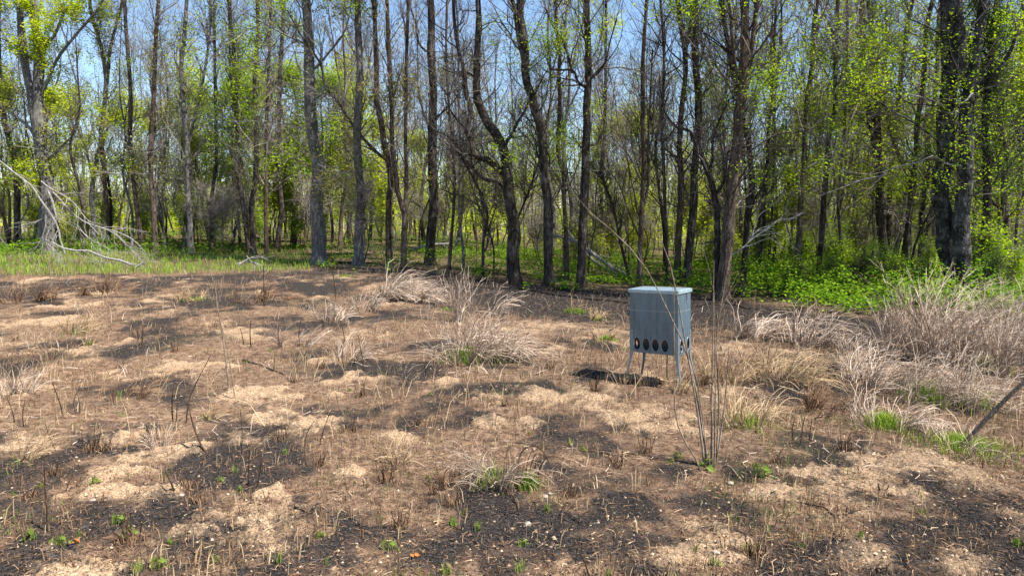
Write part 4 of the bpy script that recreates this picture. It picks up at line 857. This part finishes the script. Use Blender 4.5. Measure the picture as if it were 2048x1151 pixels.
tussock('grass_tussock', 'flat pale tussock right of the feeder with arching blades', 1500, 672, 120, 58, 300, wind=(.55, 0), upright=.55, group='dead grass right of the feeder')
tussock('grass_tussock', 'arching pale tussock behind the silvery ones', 1620, 690, 140, 75, 320, wind=(.4, 0), upright=.6, branchy=True, group='dead grass right of the feeder')
tussock('grass_tussock', 'reddish scorched tussock beyond the weed stems', 1560, 760, 190, 80, 420, mt='straw_tan', wind=(.35, 0), upright=.5, group='dead grass right of the feeder')
tussock('grass_tussock', 'brown scorched tussock left of the silvery one', 1640, 820, 120, 70, 280, mt='straw_brown', wind=(.3, 0), upright=.55, group='dead grass right of the feeder')
tussock('grass_tussock', 'loose tan tussock spreading right of the weed stems', 1500, 850, 170, 75, 340, mt='straw_tan', wind=(.2, 0), upright=.5, green=160, group='dead grass right of the feeder')
tussock('grass_tussock', 'pale tan tuft just right of the feeder legs', 1450, 770, 90, 70, 170, mt='straw_tan', wind=(.2, 0), upright=.6, group='dead grass right of the feeder')
tussock('grass_tussock', 'loose branching dead tussock between the silvery one and the stick', 1960, 810, 150, 95, 260, wind=(.2, 0), upright=.75, branchy=True, green=200, group='dead grass on the right')
tussock('grass_tussock', 'tall branching dead tussock left of the tallest one', 1800, 715, 130, 95, 240, wind=(.3, 0), upright=.8, branchy=True, group='dead grass on the right')
tussock('grass_tussock', 'rearmost branching dead tussock below the dark leafy trunk', 2010, 690, 130, 110, 260, wind=(.15, 0), upright=.85, branchy=True, group='dead grass on the right')
# smaller ones over the left of the field
for lab, u, v, w_, h_, n_, mt_, gr in [
    ('yellow-tan tussock in the upper left of the field', 385, 600, 80, 22, 220, 'straw_tan', 200), ('pale tan tussock on a dark scorched foot at the left', 150, 668, 80, 36, 240, 'straw_tan', 60), ('green-tipped tuft below the pale tan left tussock', 178, 690, 24, 26, 40, 'straw_tan', 90),
    ('pale wiry tuft left of the middle tussocks', 690, 720, 70, 60, 150, 'straw_pale', 0), ('grey wiry tuft near the far middle of the field', 660, 640, 90, 36, 200, 'straw_pale', 0), ('wiry grass at the far left edge', 30, 790, 110, 60, 200, 'straw_pale', 0),
    ('golden tuft with brown stubs at left centre', 412, 835, 50, 36, 120, 'straw_tan', 20), ('brown grass patch at the far left', 60, 600, 120, 32, 260, 'straw_brown', 0), ('brown grass patch below the grass strip', 200, 585, 140, 30, 260, 'straw_brown', 0), ('brown wiry patch toward the far middle', 520, 600, 130, 34, 240, 'straw_brown', 0),
    ('green and tan tuft left of the feeder', 1215, 680, 60, 26, 90, 'straw_tan', 420), ('dark green tuft in the burnt strip behind', 1150, 625, 60, 26, 50, 'straw_tan', 420), ('pale tuft beside the dark green one', 1195, 640, 60, 24, 120, 'straw_tan', 60), ('small green tuft behind the wispy tussock', 895, 620, 50, 16, 20, 'straw_tan', 240),
    ('tan grass under the middle of the feeder', 1300, 772, 70, 24, 120, 'straw_tan', 0), ('tan grass round the left feeder leg', 1246, 770, 34, 26, 90, 'straw_tan', 0), ('brown grass round the front feeder leg', 1362, 790, 40, 26, 110, 'straw_tan', 0), ('brown grass round the right feeder leg', 1396, 770, 40, 30, 110, 'straw_brown', 0), ('wiry brown patch in the left middle', 240, 800, 120, 46, 150, 'straw_brown', 10), ('thin wiry patch toward the lower left corner', 20, 930, 120, 60, 120, 'straw_tan', 0),
    ('pale wiry patch above the left black stubs', 340, 900, 150, 34, 130, 'straw_pale', 0), ('green grass patch beside the thick grey trunk', 690, 552, 50, 10, 10, 'straw_tan', 260), ('pale wiry tuft in the middle distance', 590, 690, 90, 44, 160, 'straw_pale', 0), ('wiry brown tuft before the mounded tussock', 720, 620, 110, 40, 220, 'straw_pale', 0)]:
    tussock('grass_tuft', lab, u, v, w_, h_, n_, mt_, (.25 * rng.random(), 0), gr, upright=.6, group='smaller tufts over the field', cat='grass tuft', nseg=5)

# ------------------------------------------------------------------ scorched stubs and single stems
def stem_thing(name, label, cat, lines, material, D=None, group=None, leaves=0):
    """lines: px paths from the base up, upright at the distance of the first base"""
    g = GZ(*lines[0][0][0]); root = thing(name, label, cat, tuple(g), 0, group); tips = []
    for pl, w0, w1 in lines:
        gg = GZ(*pl[0]); q = [gg - [0, 0, .02]]; yy = gg[1]
        for u, v in pl[1:]:
            yy += rng.standard_normal() * .015; p = P(u, v, yy); p[2] = max(p[2], gg[2] + .01); q.append(p)
        q = smooth_path(np.array(q), 12); r = np.maximum(np.linspace(w0, w1, 12) * gg[1] / FPX / 2, .0012)
        obj('stem', MB().tubes(q - g, r, 6, .06).mesh('stem', True), M[material], root); tips.append((q, r))
    return root, tips, g
root, tips, g = stem_thing('weed', 'tall bundle of thin dry weed stems standing in front of the feeder', 'weed', [
    ([(1403,940),(1385,905),(1365,875),(1352,835),(1349,800),(1349,749),(1348,688),(1348,620),(1349,558)], 3.5, 1.3),
    ([(1409,928),(1402,870),(1395,826),(1388,780),(1380,734),(1372,690),(1365,654),(1359,620),(1353,585),(1345,550),(1338,520),(1322,480),(1300,440)], 5, 1.2),
    ([(1418,926),(1408,880),(1398,820),(1386,750),(1372,700),(1357,665),(1335,620),(1311,570),(1284,524),(1240,475),(1180,425)], 4.5, 1.2),
    ([(1422,928),(1423,860),(1424,787),(1425,710),(1426,635),(1427,570),(1428,520)], 4, 1.2),
    ([(1429,932),(1430,860),(1431,780),(1430,711),(1429,640),(1428,580)], 4, 1.2),
    ([(1431,930),(1441,870),(1450,800),(1455,740),(1458,692)], 4, 2),
    ([(1432,928),(1435,880),(1438,826),(1435,740),(1432,690),(1437,640),(1446,590),(1455,540),(1464,490)], 4, 1.6),
    ([(1412,925),(1408,860),(1398,790),(1388,730)], 3, 1.5), ([(1425,930),(1424,870),(1422,810),(1419,760)], 4, 2)], 'weed_stem')
PP = np.stack([smooth_path(q, 12) for q, r in tips]); RR = np.stack([r for q, r in tips]); p, r = grow(PP, RR, rng.integers(0, 7, 16), .6 + .4 * rng.random(16), .15 + .35 * rng.random(16), (.2, .6), .04, .06, 6, .003, .0012)
obj('twigs', MB().tubes(p - g, r, 4).mesh('twigs'), M['weed_stem'], root, kind='stuff')
c = GZ(1414, 938) + rng.standard_normal((14, 3)) * [.05, .04, .04] + [0, 0, .09]; obj('leaf_tuft', MB().leaves(c - g, .075, .3).mesh('leaf_tuft'), M['sprout'], root, kind='stuff')
g0, g1 = GZ(1437, 938), GZ(1485, 958); q = smooth_path(np.array([g0, g0 * .5 + GZ(1456, 938) * .5 + [0, 0, .05], g1]), 10); rt_ = thing('fallen_stalk', 'bent dry stem fallen at the foot of the weed bundle', 'stalk', tuple(g0)); obj('stem', MB().tubes(q - g0, np.linspace(.012, .006, 10), 6).mesh('stem', True), M['weed_stem'], rt_)
stem_thing('broken_stem', 'broken pale stem hanging before the feeder holes', 'stem', [([(1334,768),(1334,730),(1335,703),(1345,672),(1358,648)], 3, 2)], 'weed_stem')
# stick leaning in from the right
gA = GZ(1912, 893); gB = P(2085, 728, gA[1] - .35); q = smooth_path(np.array([gA - [0, 0, .05], gA * .5 + gB * .5 + [0, 0, .01], gB]), 14)
rt_ = thing('leaning_stick', 'thick brown stick slanting up to the right from green grass', 'stick', tuple(gA)); obj('stem', MB().tubes(q - gA, np.linspace(.026, .020, 14), 8, .05).mesh('stem', True), M['weed_stem'], rt_)
stem_thing('weed', 'tall thin forked weed standing alone in the left of the field', 'weed', [([(458,778),(453,730),(448,690),(440,640),(434,610),(430,570),(418,540),(410,515)], 4, 1.5), ([(470,796),(462,740),(452,690),(440,640)], 2.5, 1.5), ([(434,612),(444,580),(447,545),(450,515)], 2, 1), ([(448,690),(440,655),(432,640)], 1.5, 1)], 'weed_stem', group=None)
stem_thing('weed', 'thin grey stalk upright beside the left field edge', 'weed', [([(102,580),(101,550),(99,520)], 2, 1), ([(102,580),(108,560),(115,540)], 1.5, 1)], 'weed_stem')
stem_thing('weed', 'dark upright stalk in the upper middle of the field', 'weed', [([(528,612),(528,575),(527,530)], 2.5, 1.5)], 'scorched_stem')
stem_thing('weed', 'thin dark stalk leaning before the thick grey trunk', 'weed', [([(672,595),(668,560),(662,520),(664,490)], 2, 1)], 'scorched_stem')
stem_thing('weed', 'lone thin stem right of the feeder among tussocks', 'weed', [([(2043,760),(2043,730),(2043,702)], 2.5, 2)], 'straw_pale' if False else 'weed_stem')

STUBS = [('tall black stub standing alone at the lower left', [([(97,1062),(93,1010),(90,970),(88,935)],7,4)]), ('bent black stub curving up at left centre', [([(412,905),(398,880),(388,855),(380,825),(377,812)],6,4)]),
 ('two black twisted stubs in the left of the field', [([(278,692),(276,675),(274,660)],4,3),([(283,692),(285,672),(286,656)],5,3)]), ('tall thin burnt stems leaning right at left centre', [([(372,845),(378,800),(395,760),(412,728),(422,708)],4,2),([(346,845),(344,800),(348,770)],4,3),([(352,848),(355,800),(358,760)],3,2)]),
 ('two upright black stubs below the middle left', [([(498,975),(498,930),(499,895)],5,4),([(515,977),(520,945),(523,915)],5,4)]), ('cluster of thin black stubs above the lower left corner', [([(166,900),(165,880),(163,858)],3,2),([(176,902),(176,880),(176,868)],3,2),([(186,900),(188,875),(190,850)],3,2),([(196,902),(196,885),(195,870)],3,2)]),
 ('long burnt stem standing right of the middle left stubs', [([(612,930),(610,890),(616,860),(630,840)],4,2)]), ('tall burnt stem near the left centre sand', [([(483,910),(484,860),(481,820)],3,2)]), ('slanting burnt stem over the lower left stubs', [([(352,995),(342,965),(330,938)],6,4)]), ('crossing burnt stems left of the long black stub', [([(112,905),(98,870),(90,845)],3,2),([(128,990),(140,960),(146,945)],3,2)]),
 ('arching black stems over the green-hearted tussock', [([(1042,965),(1036,930),(1045,900),(1068,890),(1088,905),(1098,925)],5,3),([(1060,970),(1062,930),(1075,905),(1095,915)],4,2),([(1075,968),(1082,930),(1095,912),(1120,915)],4,2),([(1050,965),(1056,920),(1066,895)],3,2),([(1040,948),(1075,952),(1100,962)],3,2)]),
 ('black stem arching low below the flopped tussock', [([(1040,1020),(1025,990),(1000,970),(968,966)],5,3)]), ('burnt upright stems right of the weed bundle', [([(1587,880),(1585,855),(1590,835)],3,2),([(1601,890),(1604,860),(1610,832)],4,2),([(1618,880),(1622,850),(1624,836)],3,2)]),
 ('burnt stub at the lower right of the middle tussock', [([(548,742),(549,728),(548,715)],5,4)]), ('small burnt stub left of the feeder shadow', [([(1003,745),(1000,738),(998,733)],4,3)]), ('burnt twig standing at the bottom centre', [([(1180,1145),(1168,1120),(1155,1095)],5,3),([(1150,1130),(1153,1110),(1156,1095),(1190,1090),(1235,1075)],3,2)]),
 ('burnt twig standing on the bottom edge at centre', [([(1000,1140),(985,1110),(970,1095)],4,2)]), ('two thin burnt stems at the left edge', [([(30,850),(24,820),(14,795)],3,2),([(48,860),(45,830),(50,800)],3,2)]), ('burnt stems standing in the left middle', [([(128,840),(118,800),(105,765)],4,2),([(160,830),(158,800),(150,775)],3,2),([(152,832),(148,805),(160,770)],2.5,2)]),
 ('thin burnt stems left of the middle tussocks', [([(690,745),(684,710),(688,680)],3,2),([(728,742),(722,700),(716,670)],3,2),([(852,750),(850,735),(848,722)],4,3)]), ('burnt stems standing right of the far left weed', [([(502,692),(500,665),(502,640)],4,2),([(488,690),(484,670),(480,655)],3,2),([(560,690),(556,665),(560,650)],3,2)]),
 ('thin burnt stems at the right of the left weed', [([(690,690),(686,660),(680,640)],3,2),([(600,690),(598,665),(602,640)],2.5,2)]), ('burnt shoot among lower right soot', [([(1762,985),(1758,975),(1756,965)],6,4),([(1768,988),(1775,976),(1778,968)],4,3)]), ('leaning burnt stem before the bottom left sand', [([(640,880),(650,850),(662,820)],3,2)])]
for lab, ln_ in STUBS: stem_thing('scorched_stub', lab, 'stub', [(p_, a_ * .75, b_ * .6) for p_, a_, b_ in ln_], 'scorched_stem', group='scorched stubs standing in the field')
# clumps of short scorched stubs, copied
def stub_proto():
    r_ = thing('stub_clump', 'x', 'stub clump')
    for k in range(9):
        a = rng.random() * 6.28; q = .05 * rng.random(); h = .05 + .14 * rng.random(); b = np.array([math.cos(a) * q, math.sin(a) * q, -.01]); l = np.array([math.cos(a) * h * .3, math.sin(a) * h * .3, h]) + rng.standard_normal(3) * .015
        obj('stub', MB().tubes(smooth_path(np.array([b, b + l * .5 + rng.standard_normal(3) * .008, b + l]), 5), np.linspace(.0045, .003, 5), 5).mesh('stub'), M['scorched_stem'], r_)
    n_ = 50; b = rng.standard_normal((n_, 3)) * [.045, .045, 0]; l = np.abs(rng.standard_normal((n_, 3))) * .0 + rng.standard_normal((n_, 3)) * [.03, .03, .0] + [0, 0, .07]
    obj('scorched_grass', MB().blades(b, l * (.5 + rng.random(n_))[:, None], .006).mesh('scorched_grass'), M['straw_brown'], r_, kind='stuff'); return r_
sps = [stub_proto() for _ in range(4)]
SC = [(182,908,'below the thin black stubs'),(375,985,'under the slanting burnt stem'),(110,955,'right of the tall black stub'),(210,905,'right of the thin black stubs'),(640,930,'right of the long burnt stem'),(700,860,'in the dark patch left of centre'),(560,880,'in the middle sand'),(395,1010,'below the lower left sand'),(770,965,'left of the thin brown tuft'),(905,1005,'below the thin brown tuft'),(1140,985,'right of the green-hearted tussock'),(1230,930,'right of the small green shoot'),
      (300,880,'above the black bent stub'),(60,1000,'near the lower left corner'),(720,790,'above the dark patch'),(840,850,'left of the flopped tussock'),(1190,790,'left of the feeder shadow'),(1100,740,'beyond the pale sand before the feeder'),(1290,905,'in front of the sand below the feeder'),(1555,925,'left of the burnt upright stems'),(1690,900,'below the brown scorched tussock'),(240,730,'in the left middle sand'),(350,700,'right of the twisted stubs'),(430,655,'beside the forked weed'),(590,760,'left of the wiry tuft'),(640,735,'below the pale wiry tuft'),(100,720,'left of the twisted stubs'),(30,680,'at the left edge'),(1500,1110,'near the bottom right'),(260,1090,'near the bottom left'),(800,1050,'in the dark bottom centre'),(1010,820,'behind the flopped tussock')]
for k, (u, v, wh) in enumerate(SC):
    g = GZ(u, v); sc = .8 + .6 * rng.random(); lab = 'clump of short scorched stubs ' + wh
    if k < 4: o = sps[k]; o.location = tuple(g); o['label'] = lab; o.scale = (sc,) * 3; o['group'] = 'clumps of scorched stubs'
    else: dup(sps[k % 4], tuple(g), rng.random() * 6.28, sc, lab, 'clumps of scorched stubs')
# green shoots, copied
def shoot_proto(k):
    r_ = thing('green_shoot', 'x', 'shoot'); n_ = 9 + 3 * k
    b = rng.standard_normal((n_, 3)) * [.025, .025, 0]; l = np.stack([rng.standard_normal(n_) * .03, rng.standard_normal(n_) * .03, .05 + .08 * rng.random(n_)], 1)
    obj('green_blades', MB().blades(b, l, .010).mesh('green_blades'), M['sprout'], r_, kind='stuff')
    if k % 2: obj('leaf_tuft', MB().leaves(rng.standard_normal((10, 3)) * [.03, .03, .02] + [0, 0, .05], .045, .3).mesh('leaf_tuft'), M['sprout'], r_, kind='stuff')
    return r_
shp = [shoot_proto(k) for k in range(4)]
SH = [(1525,955,1.9,'large, with charred stalks, right of the weed bundle'),(1005,835,1.0,'x')]
SPOT = [(1525,955,2.0),(1340,925,.9),(1357,915,1.0),(905,1045,1.0),(955,1050,1.1),(855,955,.8),(925,1020,.8),(240,1055,1.3),(260,1080,1.2),(320,1140,1.3),(430,1130,1.0),(650,1130,.9),(780,1095,1.3),(555,1135,1.3),(275,1145,1.1),(120,1100,1.2),(60,1080,1.2),(160,1075,1.0),(190,975,1.0),(80,980,.9),(440,965,.9),(470,945,1.0),(480,990,.8),(570,905,.9),(245,835,.9),(235,790,.9),(490,725,.9),(590,745,.8),(540,700,.8),(330,960,.9),(1095,1015,1.1),(1140,890,1.0),(1165,905,.9),(1060,870,.8),(1045,1085,.9),(890,1145,1.3),(1040,1135,1.1),(1220,1145,1.1),(1500,1105,1.0),(1600,1095,.9),(1390,1105,.9),(1430,1130,1.0),(1840,1030,.8),(2035,1090,1.0),(1720,1085,.8),(760,1040,.8),(860,790,.8),(640,1080,.8),(340,1095,.9),(30,1000,1.0),(1250,700,1.2),(700,780,.8)]
from collections import Counter
def zone(u, v):
    return ('the bottom' if v > 1060 else 'the lower field' if v > 930 else 'the middle field' if v > 800 else 'the far field') + ' at ' + ('far left' if u < 220 else 'left' if u < 520 else 'left of centre' if u < 820 else 'centre' if u < 1120 else 'right of centre' if u < 1450 else 'right')
zc = Counter()
sq = sorted(SPOT, key=lambda q: q[0]); tot = Counter(zone(u, v) for u, v, s in sq)
for k, (u, v, s) in enumerate(sq):
    z_ = zone(u, v); zc[z_] += 1
    lab = 'large green shoot with charred stalks right of the weed bundle' if (u, v) == (1525, 955) else ('small green shoot in ' + z_ if tot[z_] == 1 else '%s from left of the small green shoots in %s' % (ORD[zc[z_] - 1], z_))
    g = GZ(u, v)
    if k < 4: o = shp[k]; o.location = tuple(g); o['label'] = lab; o.scale = (s * .7,) * 3; o['group'] = 'green shoots on the burnt soil'
    else: dup(shp[k % 4], tuple(g), rng.random() * 6.28, s * .7, lab, 'green shoots on the burnt soil')
# a few pale stones and fallen leaves that stand out
m, t, out = mat('pale_stone'); d_ = N_(t, "ShaderNodeBsdfDiffuse"); g_ = N_(t, "ShaderNodeNewGeometry"); t.links.new(ramp(t, noise(t, g_.outputs["Position"], 30, 3), [(.3, (.22, .185, .15)), (.7, (.38, .33, .28))]), d_.inputs[0]); t.links.new(d_.outputs[0], out.inputs[0]); M['stone'] = m
for u, v, r, lab in [(1057,1043,.034,'pale rounded stone below the green-hearted tussock'),(1462,968,.038,'white stone at the foot of the weed bundle'),(1432,1112,.03,'pale stone near the bottom right'),(1100,982,.026,'left one of the pale stones by the green-hearted tussock'),(186,1008,.026,'pale stone on the lower left sand'),(365,1000,.026,'pale stone beside the left scorched stubs'),(1090,988,.026,'lower one of the pale stones by the green-hearted tussock')]:
    g = GZ(u, v); q = rng.standard_normal((14, 3)); q /= np.linalg.norm(q, axis=1, keepdims=True)
    import bmesh
    b = bmesh.new(); bmesh.ops.create_icosphere(b, subdivisions=2, radius=r)
    for vv in b.verts: vv.co *= 1 + .25 * float(vnoise(vv.co.x * 40 + u, vv.co.y * 40 + vv.co.z * 31, 6)); vv.co.z *= .6
    me = bpy.data.meshes.new('stone'); b.to_mesh(me); b.free(); o = obj('stone', me, M['stone'], None, label=lab, category='stone'); o.location = (g[0], g[1], g[2] + r * .3)
for u, v, lab in [(148,1088,'curled orange dead leaf near the bottom left'),(833,1110,'orange dead leaf near the bottom centre')]:
    g = GZ(u, v); c = np.zeros((5, 3)) + rng.standard_normal((5, 3)) * [.02, .015, .006] + [0, 0, .02]
    if 'orange' not in M: M['orange'] = island('dead_leaf_orange', [(0, (.34, .12, .03)), (1, (.46, .20, .06))], .2)
    o = obj('dead_leaf', MB().leaves(c[:3], .038, .5, .6).mesh('dead_leaf'), M['orange'], None, label=lab, category='leaf'); o.location = tuple(g)
